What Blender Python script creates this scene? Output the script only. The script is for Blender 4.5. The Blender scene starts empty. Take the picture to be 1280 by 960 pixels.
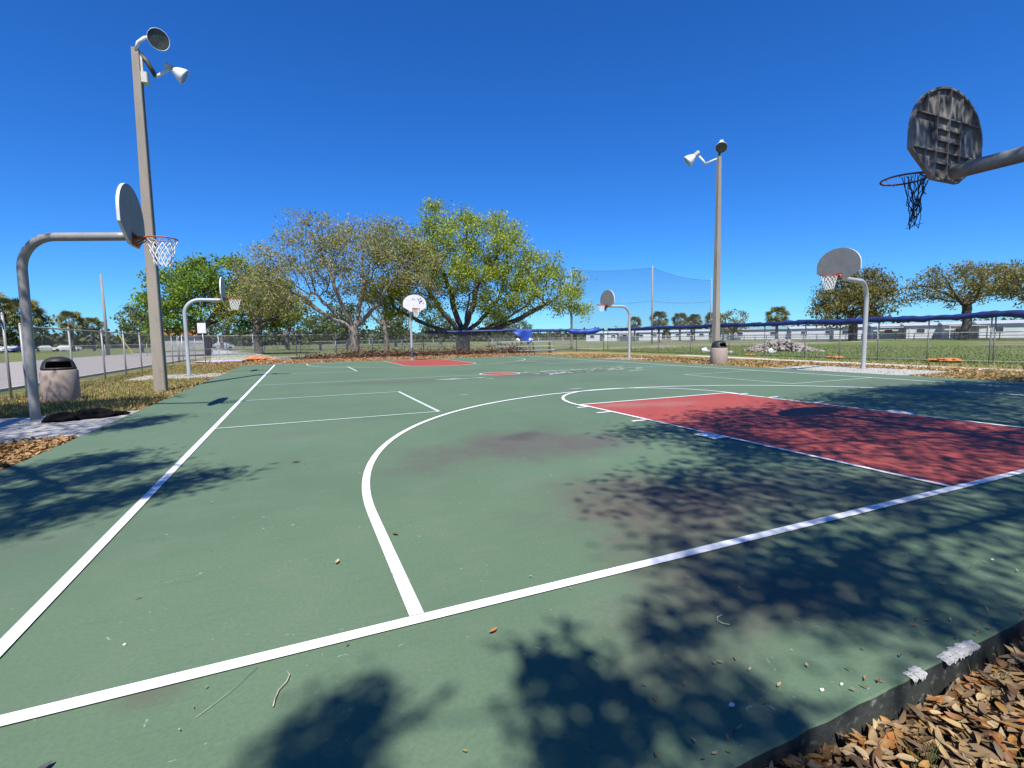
import bpy, math, random
import numpy as np
from mathutils import Vector, Matrix, Quaternion
random.seed(7); RNG = np.random.default_rng(11)
R = math.radians; PI = math.pi
scene = bpy.context.scene
COL = scene.collection

# ------------------------------------------------------------------ helpers
class MB:
    """collects shapes for ONE mesh object"""
    def __init__(s): s.v = []; s.f = []; s.m = []
    def add(s, vs, fs, mi=0):
        n = len(s.v); s.v.extend([tuple(map(float, p)) for p in vs])
        for f in fs: s.f.append(tuple(i + n for i in f)); s.m.append(mi)
    def box(s, c, size, rot=None, mi=0, taper=1.0, bev=0.0):
        x, y, z = [k / 2 for k in size]; vs = []
        if bev > 0:
            b = min(bev, x * .9, y * .9)
            ring = [(-x + b, -y), (x - b, -y), (x, -y + b), (x, y - b), (x - b, y), (-x + b, y), (-x, y - b), (-x, -y + b)]
        else: ring = [(-x, -y), (x, -y), (x, y), (-x, y)]
        n = len(ring)
        for zz, t in ((-z, 1.0), (z, taper)):
            for a, b_ in ring: vs.append(Vector((a * t, b_ * t, zz)))
        if rot is not None: vs = [rot @ p for p in vs]
        vs = [p + Vector(c) for p in vs]
        fs = [tuple(range(n - 1, -1, -1)), tuple(range(n, 2 * n))]
        for i in range(n): fs.append((i, (i + 1) % n, n + (i + 1) % n, n + i))
        s.add(vs, fs, mi)
    def tube(s, pts, rad, sides=8, mi=0, cap=True, closed=False):
        pts = [Vector(p) for p in pts]; n = len(pts)
        if not hasattr(rad, '__len__'): rad = [rad] * n
        vs = []; t0 = None; up = None
        for i, p in enumerate(pts):
            a = pts[i - 1] if (i > 0 or closed) else p
            b = pts[(i + 1) % n] if (i < n - 1 or closed) else p
            t = (b - a)
            t = t.normalized() if t.length > 1e-9 else Vector((0, 0, 1))
            if up is None:
                up = Vector((0, 0, 1)) if abs(t.z) < .9 else Vector((1, 0, 0))
            x = t.cross(up)
            if x.length < 1e-6: x = t.cross(Vector((0, 1, 0)))
            x.normalize(); up2 = x.cross(t).normalized(); up = up2
            for k in range(sides):
                an = 2 * PI * k / sides
                vs.append(p + (x * math.cos(an) + up2 * math.sin(an)) * rad[i])
        fs = []
        m = n if closed else n - 1
        for i in range(m):
            j = (i + 1) % n
            for k in range(sides):
                fs.append((i * sides + k, i * sides + (k + 1) % sides, j * sides + (k + 1) % sides, j * sides + k))
        if cap and not closed:
            fs.append(tuple(range(sides - 1, -1, -1))); fs.append(tuple((n - 1) * sides + k for k in range(sides)))
        s.add(vs, fs, mi)
    def lathe(s, prof, sides=24, M=None, mi=0):
        vs = []; fs = []; n = len(prof)
        for r, z in prof:
            for k in range(sides):
                a = 2 * PI * k / sides; p = Vector((r * math.cos(a), r * math.sin(a), z))
                vs.append(M @ p if M else p)
        for i in range(n - 1):
            for k in range(sides):
                fs.append((i * sides + k, i * sides + (k + 1) % sides, (i + 1) * sides + (k + 1) % sides, (i + 1) * sides + k))
        s.add(vs, fs, mi)
    def poly(s, pts, mi=0): s.add(pts, [tuple(range(len(pts)))], mi)
    def prism(s, ring, z0, z1, mi=0):
        n = len(ring); vs = [(x, y, z0) for x, y in ring] + [(x, y, z1) for x, y in ring]
        fs = [tuple(range(n - 1, -1, -1)), tuple(range(n, 2 * n))] + [(i, (i + 1) % n, n + (i + 1) % n, n + i) for i in range(n)]
        s.add(vs, fs, mi)
    def strip(s, pts, w, z, mi=0, closed=False):
        P = [Vector((p[0], p[1])) for p in pts]; n = len(P); L = []; Rr = []
        for i, p in enumerate(P):
            a = P[i - 1] if (i > 0 or closed) else p; b = P[(i + 1) % n] if (i < n - 1 or closed) else p
            t = (b - a).normalized(); nn = Vector((-t.y, t.x)) * w / 2
            L.append((p.x + nn.x, p.y + nn.y, z)); Rr.append((p.x - nn.x, p.y - nn.y, z))
        fs = []
        for i in range(n if closed else n - 1):
            j = (i + 1) % n; fs.append((i, n + i, n + j, j))
        s.add(L + Rr, [f for f in fs], mi)
    def build(s, name, mat, parent=None, smooth=False, loc=None):
        me = bpy.data.meshes.new(name); me.from_pydata(s.v, [], s.f); me.update()
        mats = mat if isinstance(mat, (list, tuple)) else [mat]
        for m in mats: me.materials.append(m)
        if len(mats) > 1: me.polygons.foreach_set('material_index', s.m)
        if smooth: me.polygons.foreach_set('use_smooth', [True] * len(me.polygons))
        return link(name, me, parent, loc)

def link(name, me, parent=None, loc=None):
    o = bpy.data.objects.new(name, me); COL.objects.link(o)
    if parent is not None: o.parent = parent
    if loc is not None: o.location = loc
    return o
def tag(o, label=None, cat=None, group=None, kind=None):
    if label: o['label'] = label
    if cat: o['category'] = cat
    if group: o['group'] = group
    if kind: o['kind'] = kind
    return o
def thing(name, label, cat, loc=(0, 0, 0), rz=0, group=None):
    o = bpy.data.objects.new(name, None); COL.objects.link(o); o.empty_display_size = .2
    o.location = loc; o.rotation_euler = (0, 0, rz)
    return tag(o, label, cat, group)
def dup(src, loc, rz=None, label=None, sc=None):
    """a copy of a thing with copies of its parts and sub-parts"""
    kids = list(src.children)
    r = src.copy(); COL.objects.link(r); r.location = loc
    if rz is not None: r.rotation_euler[2] = rz
    if sc is not None: r.scale = sc if hasattr(sc, '__len__') else (sc, sc, sc)
    if label: r['label'] = label
    for ch in kids:
        c = ch.copy(); COL.objects.link(c); c.parent = r
        for g in list(ch.children):
            d = g.copy(); COL.objects.link(d); d.parent = c
    return r
def quads_mesh(name, V, k, mat, parent=None):
    """V: (n*k,3) array, n polygons of k vertices each"""
    n = len(V) // k; me = bpy.data.meshes.new(name)
    me.vertices.add(n * k); me.vertices.foreach_set('co', np.ascontiguousarray(V, dtype=np.float32).ravel())
    me.loops.add(n * k); me.loops.foreach_set('vertex_index', np.arange(n * k, dtype=np.int32))
    me.polygons.add(n); me.polygons.foreach_set('loop_start', np.arange(0, n * k, k, dtype=np.int32))
    me.update(calc_edges=True); me.validate()
    for m in (mat if isinstance(mat, (list, tuple)) else [mat]): me.materials.append(m)
    return link(name, me, parent)

# ------------------------------------------------------------------ materials
class NT:
    def __init__(s, name):
        s.mat = bpy.data.materials.new(name); s.mat.use_nodes = True; s.t = s.mat.node_tree
        s.t.nodes.clear(); s.out = s.n('ShaderNodeOutputMaterial')
    def n(s, ty, **kw):
        nd = s.t.nodes.new(ty)
        for k, v in kw.items():
            if k.startswith('_'): setattr(nd, k[1:], v)
        return nd
    def l(s, a, b): s.t.links.new(a, b)
    def val(s, sock, v):
        if hasattr(v, 'links'): s.l(v, sock)
        elif isinstance(v, (tuple, list)) and len(v) == 3 and sock.type == 'RGBA': sock.default_value = (*v, 1)
        else: sock.default_value = v
    def math(s, op, a, b=None, c=None, clamp=False):
        nd = s.n('ShaderNodeMath', _operation=op); nd.use_clamp = clamp
        s.val(nd.inputs[0], a)
        if b is not None: s.val(nd.inputs[1], b)
        if c is not None: s.val(nd.inputs[2], c)
        return nd.outputs[0]
    def mix(s, f, a, b, blend='MIX'):
        nd = s.n('ShaderNodeMix', _data_type='RGBA', _blend_type=blend)
        s.val(nd.inputs[0], f); s.val(nd.inputs[6], a); s.val(nd.inputs[7], b); return nd.outputs[2]
    def noise(s, vec, scale, det=4, rough=.55, dist=0):
        nd = s.n('ShaderNodeTexNoise'); nd.inputs['Scale'].default_value = scale; nd.inputs['Detail'].default_value = det
        nd.inputs['Roughness'].default_value = rough; nd.inputs['Distortion'].default_value = dist
        if vec is not None: s.l(vec, nd.inputs['Vector'])
        return nd.outputs['Fac']
    def ramp(s, f, stops, interp='LINEAR'):
        nd = s.n('ShaderNodeValToRGB'); cr = nd.color_ramp; cr.interpolation = interp
        while len(cr.elements) < len(stops): cr.elements.new(.5)
        for e, (p, c) in zip(cr.elements, stops): e.position = p; e.color = (*c, 1) if len(c) == 3 else c
        s.l(f, nd.inputs[0]); return nd.outputs[0]
    def step(s, f, a, b):
        nd = s.n('ShaderNodeMapRange', _interpolation_type='SMOOTHSTEP'); s.val(nd.inputs[0], f)
        nd.inputs[1].default_value = a; nd.inputs[2].default_value = b; return nd.outputs[0]
    def obj(s): return s.n('ShaderNodeTexCoord').outputs['Object']
    def pos(s): return s.n('ShaderNodeNewGeometry').outputs['Position']
    def bsdf(s, col, rough=.6, metal=0, spec=None, bump=None, bstr=.3, bdist=.01):
        b = s.n('ShaderNodeBsdfPrincipled'); s.val(b.inputs['Base Color'], col); s.val(b.inputs['Roughness'], rough); s.val(b.inputs['Metallic'], metal)
        if spec is not None: b.inputs['Specular IOR Level'].default_value = spec
        if bump is not None:
            bn = s.n('ShaderNodeBump'); bn.inputs['Strength'].default_value = bstr; bn.inputs['Distance'].default_value = bdist
            s.l(bump, bn.inputs['Height']); s.l(bn.outputs[0], b.inputs['Normal'])
        return b
    def done(s, sh): s.l(sh.outputs[0] if hasattr(sh, 'outputs') else sh, s.out.inputs[0]); return s.mat

def pm(name, c1, c2=None, scale=6, rough=.6, metal=0, bump=.0, bscale=60, c3=None, spec=None, world=False, streak=0):
    t = NT(name); co = t.pos() if world else t.obj()
    c2 = c2 or tuple(k * .75 for k in c1)
    if streak:
        mp = t.n('ShaderNodeMapping'); t.l(co, mp.inputs[0]); mp.inputs['Scale'].default_value = (1, 1, 1 / streak); cs = mp.outputs[0]
    else: cs = co
    f = t.step(t.noise(cs, scale, 6, .6), .3, .7); col = t.mix(f, c1, c2)
    if c3: col = t.mix(t.step(t.noise(cs, scale * 3.3, 5, .65), .55, .75), col, c3)
    bp = t.noise(co, bscale, 4) if bump else None
    return t.done(t.bsdf(col, rough, metal, spec, bp, bump))

def leafmat(name, cols, trans=.35, rough=.55, spec=.25):
    t = NT(name); g = t.n('ShaderNodeNewGeometry')
    n = len(cols); col = t.ramp(g.outputs['Random Per Island'], [((i + .5) / n, c) for i, c in enumerate(cols)], 'LINEAR')
    b = t.bsdf(col, rough, 0, spec)
    if trans <= 0: return t.done(b)
    tr = t.n('ShaderNodeBsdfTranslucent'); t.l(t.mix(.5, col, tuple(min(1, k * 1.3) for k in cols[n // 2])), tr.inputs[0])
    m = t.n('ShaderNodeMixShader'); m.inputs[0].default_value = trans; t.l(b.outputs[0], m.inputs[1]); t.l(tr.outputs[0], m.inputs[2])
    return t.done(m)

def meshmat(name, cell, wire, col, metal=.6, rough=.5, diamond=True):
    """woven wire: wires in two directions, open between them (object coordinates in metres, x along and z up)"""
    t = NT(name); s = t.n('ShaderNodeSeparateXYZ'); t.l(t.obj(), s.inputs[0]); x, z = s.outputs[0], s.outputs[2]
    if diamond: u = t.math('ADD', x, z); v = t.math('SUBTRACT', x, z); d = cell * 1.414
    else: u, v, d = x, z, cell
    def line(k): return t.math('LESS_THAN', t.math('ABSOLUTE', t.math('SUBTRACT', t.math('FRACT', t.math('DIVIDE', k, d)), .5)), wire / d * (.707 if diamond else .5) * (1.0 if diamond else 1.0))
    m = t.math('MAXIMUM', line(u), line(v))
    b = t.bsdf(col, rough, metal); tr = t.n('ShaderNodeBsdfTransparent'); mx = t.n('ShaderNodeMixShader')
    t.l(m, mx.inputs[0]); t.l(tr.outputs[0], mx.inputs[1]); t.l(b.outputs[0], mx.inputs[2]); return t.done(mx)

M = {}
def court_material(name, base, alt, worn, stains, seed=0):
    t = NT(name); p = t.pos()
    sp = t.n('ShaderNodeSeparateXYZ'); t.l(p, sp.inputs[0])
    big = t.noise(p, .35, 5, .6); mid = t.noise(p, 2.2, 6, .65); fine = t.noise(p, 55, 5, .7); micro = t.noise(p, 320, 3, .7)
    col = t.mix(t.step(big, .3, .7), base, alt)
    col = t.mix(t.math('MULTIPLY', t.step(mid, .45, .75), .45), col, worn)
    col = t.mix(t.math('MULTIPLY', t.step(fine, .35, .7), .30), col, tuple(k * .58 for k in base))
    str_ = t.n('ShaderNodeMapping'); t.l(p, str_.inputs[0]); str_.inputs['Rotation'].default_value = (0, 0, .35); str_.inputs['Scale'].default_value = (1.2, 9, 1); col = t.mix(t.math('MULTIPLY', t.step(t.noise(str_.outputs[0], 1.6, 6, .7), .52, .72), .22), col, tuple(k * .7 for k in base))
    col = t.mix(t.math('MULTIPLY', t.step(micro, .5, .8), .25), col, tuple(min(1, k * 1.6) for k in base))
    sc = t.noise(p, 14, 3, .5, 2.0)            # light scuffs
    col = t.mix(t.math('MULTIPLY', t.step(sc, .70, .76), .35), col, (.42, .46, .40))
    wob = t.math('SUBTRACT', t.noise(p, 1.7, 8, .66), .5)
    for (x, y, rx, ry, an, st, c) in stains:
        ca, sa = math.cos(an), math.sin(an)
        dx = t.math('SUBTRACT', sp.outputs[0], x); dy = t.math('SUBTRACT', sp.outputs[1], y)
        a = t.math('DIVIDE', t.math('ADD', t.math('MULTIPLY', dx, ca), t.math('MULTIPLY', dy, sa)), rx)
        b = t.math('DIVIDE', t.math('SUBTRACT', t.math('MULTIPLY', dy, ca), t.math('MULTIPLY', dx, sa)), ry)
        d = t.math('ADD', t.math('SQRT', t.math('ADD', t.math('MULTIPLY', a, a), t.math('MULTIPLY', b, b))), t.math('MULTIPLY', wob, 1.7))
        f = t.step(d, 1.35, .15)
        inner = t.math('ADD', .6, t.math('MULTIPLY', t.step(mid, .3, .6), .4))
        col = t.mix(t.math('MULTIPLY', t.math('MULTIPLY', f, inner), st), col, c)
    bp = t.math('ADD', t.noise(p, 240, 3, .7), t.math('MULTIPLY', t.noise(p, 3, 3), 1.2))
    rg = t.math('ADD', .62, t.math('MULTIPLY', mid, .2))
    return t.done(t.bsdf(col, rg, 0, .3, bp, .22, .004))

GREY_ST = (.095, .088, .074); MUD = (.098, .088, .066)
STAINS = [(-4.45, 3.20, 1.45, .72, .45, 1.0, GREY_ST), (-3.55, 2.75, .95, .50, .3, 1.0, GREY_ST), (-4.0, 3.55, .35, .2, .5, .7, (.06, .055, .048)), (-4.30, .95, .85, .70, .3, 1.0, MUD), (-3.5, .60, 1.2, .6, .3, .95, MUD), (-4.0, .75, .5, .3, .3, .8, (.075, .062, .05)),
          (-4.5, .15, .65, .40, .2, .85, MUD), (-4.5, -.55, .8, .26, .1, .75, MUD), (-2.4, .25, .9, .45, .3, .7, MUD), (-5.0, -.40, .6, .3, .5, .6, MUD), (-5.3, -.75, .5, .2, .1, .5, MUD),
          (1.2, 13.0, 2.6, .8, .1, .75, GREY_ST), (3.4, 13.4, 1.9, .8, .1, .65, GREY_ST), (-3.6, 12.6, 1.8, .55, .1, .55, GREY_ST), (-5.2, 13.0, 1.5, .4, 0, .5, GREY_ST),
          (4.5, 20.5, 2.2, .9, 0, .7, GREY_ST), (5.8, 17.0, 2.4, .7, .1, .5, GREY_ST), (2.0, 10.0, 2, .6, .1, .35, GREY_ST), (-7.1, -.05, .12, .10, 0, .8, MUD), (6.5, 5.3, 2, .6, 0, .45, GREY_ST), (-8.3, 1.6, .8, .3, .9, .25, GREY_ST), (-6.6, 5.2, .9, .4, .2, .2, GREY_ST)]
GREEN = (.090, .142, .083)
M['court'] = court_material('green_court_paint', GREEN, (.107, .165, .097), (.135, .172, .115), STAINS)
M['red'] = court_material('red_court_paint', (.305, .053, .040), (.345, .069, .050), (.28, .098, .070), [(-1.3, 5.3, .5, .3, 0, .5, (.27, .17, .14)), (-.6, 5.0, 1.0, .35, -.2, .45, (.27, .17, .14))])
def paint(name, c, wearcol, wear):
    t = NT(name); p = t.pos(); f = t.step(t.noise(p, 26, 6, .7), .74 - wear, .80 - wear * .6)
    col = t.mix(t.math('MULTIPLY', f, .75), t.mix(t.step(t.noise(p, 3.0, 4), .3, .7), c, tuple(k * .9 for k in c)), wearcol)
    return t.done(t.bsdf(col, .6, 0, .3, t.noise(p, 260, 3), .15, .003))
M['white'] = paint('white_line_paint', (.80, .80, .79), (.25, .32, .27), .06)
M['pale'] = paint('thin_worn_line_paint', (.52, .60, .54), (.16, .24, .18), .20)
M['smudge'] = paint('faded_lettering_paint', (.58, .60, .56), (.13, .19, .14), .22)

M['concrete'] = pm('weathered_concrete', (.42, .40, .36), (.33, .31, .28), 3, .85, 0, .35, 90, c3=(.25, .23, .20))
M['slabside'] = pm('shade_painted_slab_side', (.045, .05, .042), (.022, .025, .02), 7, .85, 0, .5, 40, c3=(.2, .2, .17))  # near-black base puts the trees' shade into the slab side colour
M['polecon'] = pm('grey_cast_concrete_pole', (.31, .27, .215), (.25, .215, .17), 2.5, .85, 0, .35, 70, c3=(.20, .17, .13), streak=5)
M['aggregate'] = pm('exposed_aggregate_concrete', (.40, .31, .25), (.30, .23, .19), 60, .9, 0, .6, 110, c3=(.50, .42, .36))
M['galv'] = pm('galvanised_steel', (.46, .47, .48), (.36, .37, .38), 5, .45, .55, .05, 30, streak=4)
M['polepaint'] = pm('weathered_grey_pole_paint', (.42, .43, .43), (.33, .34, .34), 4, .55, .15, .1, 40, streak=3)
M['poledark'] = pm('dull_grey_pole_paint', (.31, .30, .285), (.22, .212, .20), 4, .5, .2, .1, 40, streak=3)
M['boardface'] = pm('grey_board_face', (.42, .42, .42), (.34, .34, .34), 5, .6, 0, .1, 50, c3=(.30, .30, .30))
M['boardgrey'] = pm('dull_grey_board_face', (.27, .26, .24), (.225, .215, .20), 5, .6, 0, .1, 50, c3=(.18, .175, .16))
M['boardwhite'] = pm('white_board_edge', (.66, .66, .65), (.55, .55, .54), 6, .55)
M['graffiti'] = pm('scribbled_board_face', (.68, .68, .70), (.60, .60, .62), 4, .6, c3=(.22, .18, .34))
M['boardback'] = pm('sooty_cast_aluminium', (.36, .345, .32), (.085, .08, .074), 3.2, .55, .2, .15, 30, c3=(.62, .60, .57), streak=2.6)
M['rim'] = pm('rusty_orange_rim', (.42, .085, .035), (.25, .05, .025), 14, .6, 0, .3, 60)
M['rimdark'] = pm('dark_worn_rim', (.10, .035, .03), (.40, .12, .06), 5, .6, 0, .3, 60)
M['rust'] = pm('rust_red_backing', (.20, .045, .03), (.12, .03, .02), 12, .8)
M['net'] = pm('white_net_cord', (.72, .71, .68), (.60, .59, .56), 20, .9)
M['netdark'] = pm('grimy_net_cord', (.075, .07, .075), (.04, .04, .04), 20, .9)
M['lampwhite'] = pm('white_lamp_enamel', (.74, .74, .73), (.62, .62, .60), 8, .45)
M['lampbox'] = pm('cream_ballast_box', (.55, .53, .43), (.45, .43, .35), 8, .5)
M['lens'] = pm('dusty_lamp_glass', (.055, .065, .055), (.10, .11, .09), 6, .25, 0)
M['darksteel'] = pm('dark_bracket_steel', (.05, .045, .04), (.09, .08, .06), 10, .6, .3)
M['blackplastic'] = pm('black_plastic_lid', (.012, .012, .013), (.02, .02, .021), 10, .55, 0, .2, 30)
M['blackcloth'] = pm('black_crumpled_fabric', (.004, .004, .005), (.008, .008, .009), 30, .95, 0, .6, 60, spec=.1)
M['chain'] = meshmat('chain_link_wire', .057, .0055, (.42, .43, .44))
M['chaindark'] = meshmat('dull_chain_link_wire', .057, .0050, (.20, .21, .22), .3)
M['sportnet'] = meshmat('dark_sports_netting', .10, .0130, (.02, .03, .06), 0, .9, False)
M['tarp'] = pm('blue_tarpaulin', (.012, .03, .17), (.006, .014, .075), 2.2, .6, 0, .5, 12, c3=(.008, .012, .03), world=True)
M['tarpbright'] = pm('bright_blue_tarpaulin', (.012, .06, .36), (.01, .04, .24), 2.2, .55, 0, .5, 12, world=True)
M['tarpgrey'] = pm('lavender_grey_sheeting', (.42, .40, .50), (.30, .28, .36), 3, .7)
M['orange'] = pm('orange_sandbag_cloth', (.50, .19, .06), (.36, .13, .045), 8, .8, 0, .6, 20, c3=(.55, .35, .20))
M['signwhite'] = pm('white_sign_sheet', (.66, .66, .66), (.55, .55, .55), 4, .6)
M['alu'] = pm('aluminium_plank', (.60, .60, .60), (.50, .50, .50), 6, .4, .5)
M['bleachframe'] = pm('dark_bleacher_frame', (.07, .075, .085), (.05, .05, .055), 6, .6, .3)
M['bag'] = pm('white_plastic_bag', (.75, .75, .74), (.6, .6, .6), 9, .5)
M['woodpole'] = pm('weathered_utility_pole', (.30, .27, .24), (.22, .20, .18), 4, .9, streak=8)
M['yellow'] = pm('yellow_guy_guard', (.62, .48, .05), (.5, .38, .04), 4, .6)
M['bark'] = pm('oak_bark', (.115, .095, .078), (.060, .050, .042), 9, .95, 0, .9, 16, c3=(.19, .17, .145), streak=4)
M['barkpale'] = pm('pale_lichen_bark', (.24, .205, .17), (.12, .10, .085), 6, .95, 0, .7, 16, c3=(.34, .31, .27), streak=3)
M['barktan'] = pm('grey_tan_bark', (.24, .205, .17), (.13, .11, .09), 6, .95, 0, .7, 16, c3=(.28, .24, .20), streak=3)
M['palmtrunk'] = pm('fibrous_palm_trunk', (.20, .165, .125), (.12, .10, .075), 12, .95, 0, .8, 20)
M['asphalt'] = pm('sun_bleached_asphalt', (.30, .265, .235), (.24, .215, .19), 1.5, .9, 0, .3, 60, c3=(.33, .30, .27), world=True)
M['path'] = pm('pale_concrete_path', (.50, .44, .35), (.42, .37, .29), 2, .9, 0, .3, 60, world=True)
M['rubble'] = pm('broken_concrete_rubble', (.36, .31, .27), (.26, .20, .165), 3, .9, 0, .4, 30, c3=(.45, .42, .38))
M['rubblewhite'] = pm('white_broken_slab', (.68, .67, .64), (.55, .53, .5), 3, .85)
M['chip'] = pm('chipped_pale_concrete', (.56, .54, .50), (.40, .38, .35), 60, .9, 0, .8, 120)
M['wallwhite'] = pm('white_siding', (.62, .63, .64), (.54, .55, .57), 1.2, .6)
M['roofgrey'] = pm('pale_metal_roof', (.48, .50, .53), (.40, .43, .46), .8, .5)
M['roofteal'] = pm('grey_green_roof', (.26, .36, .36), (.22, .30, .31), .8, .5)
M['rooftile'] = pm('terracotta_roof', (.36, .13, .06), (.28, .09, .05), 2, .8)
M['window'] = pm('dark_window_glass', (.05, .06, .075), (.03, .035, .045), 2, .15)
M['railing'] = pm('black_railing', (.06, .065, .07), (.05, .05, .05), 2, .5, .3)
M['tyre'] = pm('black_tyre_rubber', (.02, .02, .02), (.03, .03, .03), 5, .9)
for nm, c in (('white', (.72, .72, .72)), ('silver', (.40, .42, .45)), ('blue', (.03, .06, .22)), ('dark', (.03, .03, .035)), ('red', (.30, .03, .03))):
    M['car' + nm] = pm(nm + '_car_paint', c, tuple(k * .92 for k in c), 2, .3, .1)

# ------------------------------------------------------------------ camera
cam = bpy.data.cameras.new('camera'); camo = bpy.data.objects.new('camera', cam); COL.objects.link(camo)
yaw, pitch, roll = .4097, .0931, -.0170
fw = Vector((math.sin(yaw) * math.cos(pitch), math.cos(yaw) * math.cos(pitch), -math.sin(pitch)))
rt = Vector((math.cos(yaw), -math.sin(yaw), 0)); up = rt.cross(fw)
r2 = rt * math.cos(roll) + up * math.sin(roll); u2 = up * math.cos(roll) - rt * math.sin(roll)
CAM = Vector((-6.5734, -2.0942, 1.2517))
camo.matrix_world = Matrix(((r2.x, u2.x, -fw.x, CAM.x), (r2.y, u2.y, -fw.y, CAM.y), (r2.z, u2.z, -fw.z, CAM.z), (0, 0, 0, 1)))
cam.sensor_width = 36; cam.sensor_fit = 'HORIZONTAL'; cam.lens = 613.6 * 36 / 1280; cam.clip_start = .05; cam.clip_end = 6000
scene.camera = camo

# ------------------------------------------------------------------ light
SX, SY = .234, .595                       # shadow offset on the ground per metre of height
elev = math.atan(1 / math.hypot(SX, SY)); az = math.atan2(-SX, -SY)   # sun azimuth from +Y towards +X
sun = bpy.data.lights.new('sun', 'SUN'); sun.energy = 5.0; sun.angle = R(.53); sun.color = (1, .975, .935)
so = bpy.data.objects.new('sun', sun); COL.objects.link(so)
so.rotation_mode = 'QUATERNION'; so.rotation_quaternion = Vector((SX, SY, -1)).to_track_quat('-Z', 'Y'); so.location = (-10, -25, 40)
w = bpy.data.worlds.new('World'); scene.world = w; w.use_nodes = True; nt = w.node_tree
bg = nt.nodes['Background']; sky = nt.nodes.new('ShaderNodeTexSky'); sky.sky_type = 'NISHITA'; sky.sun_disc = False
sky.sun_elevation = elev; sky.sun_rotation = az; sky.air_density = 1.0; sky.dust_density = 0.0; sky.ozone_density = 5.0; sky.altitude = 0
hs = nt.nodes.new('ShaderNodeMix'); hs.data_type = 'RGBA'; hs.blend_type = 'MULTIPLY'; hs.inputs[0].default_value = 1; hs.inputs[7].default_value = (.42, .90, 1.46, 1)
hsv = nt.nodes.new('ShaderNodeHueSaturation'); hsv.inputs['Saturation'].default_value = 1.2
nt.links.new(sky.outputs[0], hsv.inputs['Color']); nt.links.new(hsv.outputs[0], hs.inputs[6]); nt.links.new(hs.outputs[2], bg.inputs[0]); bg.inputs[1].default_value = .074
scene.view_settings.view_transform = 'Standard'; scene.view_settings.look = 'None'; scene.view_settings.exposure = 0.60; scene.view_settings.gamma = 1
scene.cycles.max_bounces = 6; scene.cycles.transparent_max_bounces = 24; scene.cycles.use_denoising = True

# ------------------------------------------------------------------ ground
ZG = -.05
def gh(x, y):
    d = 0
    if y < -1.0: d = -.10 * min(1, (-1.0 - y) / .12)
    return ZG + d
def ground():
    def axis(lo, hi, fine0, fine1, st):
        a = list(np.arange(fine0, fine1 + .001, st)); k = st * 2; x = fine1
        while x < hi: x += k; a.append(x); k *= 1.35
        k = st * 2; x = fine0
        while x > lo: x -= k; a.insert(0, x); k *= 1.35
        return a
    xs = axis(-3000, 3000, -20, 24, 1.0); ys = sorted(set(axis(-1200, 3500, -6, 44, 1.0)) | {-1.0, -1.05, -1.12, -1.3})
    V = [(x, y, gh(x, y)) for y in ys for x in xs]; nx = len(xs)
    Fc = [(j * nx + i, j * nx + i + 1, (j + 1) * nx + i + 1, (j + 1) * nx + i) for j in range(len(ys) - 1) for i in range(nx - 1)]
    t = NT('grass_ground'); p = t.pos(); s = t.n('ShaderNodeSeparateXYZ'); t.l(p, s.inputs[0]); x, y = s.outputs[0], s.outputs[1]
    n1 = t.noise(p, .22, 6, .62); n2 = t.noise(p, 1.6, 6, .65); n3 = t.noise(p, 14, 5, .7); n4 = t.noise(p, 70, 4, .7)
    lawn = t.ramp(n2, [(.32, (.085, .110, .030)), (.48, (.13, .155, .048)), (.60, (.19, .195, .075)), (.74, (.29, .24, .13))])
    lawn = t.mix(t.step(n1, .50, .72), lawn, (.17, .165, .075))
    dry = t.ramp(n2, [(.30, (.16, .145, .045)), (.46, (.28, .215, .09)), (.58, (.36, .27, .13)), (.72, (.20, .185, .055))])
    dry = t.mix(t.math('MULTIPLY', t.step(n3, .52, .68), .6), dry, (.12, .085, .045))
    green = t.ramp(n2, [(.3, (.085, .135, .026)), (.48, (.125, .175, .038)), (.62, (.19, .20, .065)), (.74, (.31, .255, .14))])
    wob = t.math('MULTIPLY', t.math('SUBTRACT', n2, .5), 2.2)
    inx = t.math('MULTIPLY', t.step(t.math('ADD', x, wob), -14.2, -13.6), t.step(t.math('ADD', x, wob), 17.3, 16.6))
    iny = t.step(t.math('ADD', y, wob), 39.5, 38.2)
    surround = t.math('MULTIPLY', inx, iny)
    rightf = t.math('MULTIPLY', t.step(t.math('ADD', x, wob), 16.0, 17.0), t.step(y, 75, 30))
    col = t.mix(rightf, lawn, green); col = t.mix(surround, col, dry)
    # bare sandy ground beyond the back fence and on the construction side
    sx_ = t.math('MULTIPLY', t.step(t.math('ADD', y, wob), 38, 39), t.step(t.math('ADD', y, wob), 50, 46))
    sand = t.math('MULTIPLY', sx_, t.step(n1, .44, .56)); col = t.mix(t.math('MULTIPLY', sand, .85), col, (.40, .31, .21))
    fld = t.math('MULTIPLY', t.step(x, 24, 30), t.step(t.noise(p, .11, 4), .52, .60)); col = t.mix(t.math('MULTIPLY', fld, .6), col, (.30, .25, .17))
    # dirt under the leaves beside the slab
    near = t.step(y, -.9, -1.2); col = t.mix(near, col, t.ramp(n3, [(.35, (.05, .035, .022)), (.6, (.11, .075, .045))]))
    col = t.mix(t.math('MULTIPLY', t.step(n4, .45, .7), .35), col, (.05, .05, .02))
    m = t.done(t.bsdf(col, .95, 0, .1, t.math('ADD', n3, t.math('MULTIPLY', n4, .6)), .9, .05))
    me = bpy.data.meshes.new('ground'); me.from_pydata(V, [], Fc); me.materials.append(m); o = link('ground', me); tag(o, kind='structure')
ground()

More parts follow.
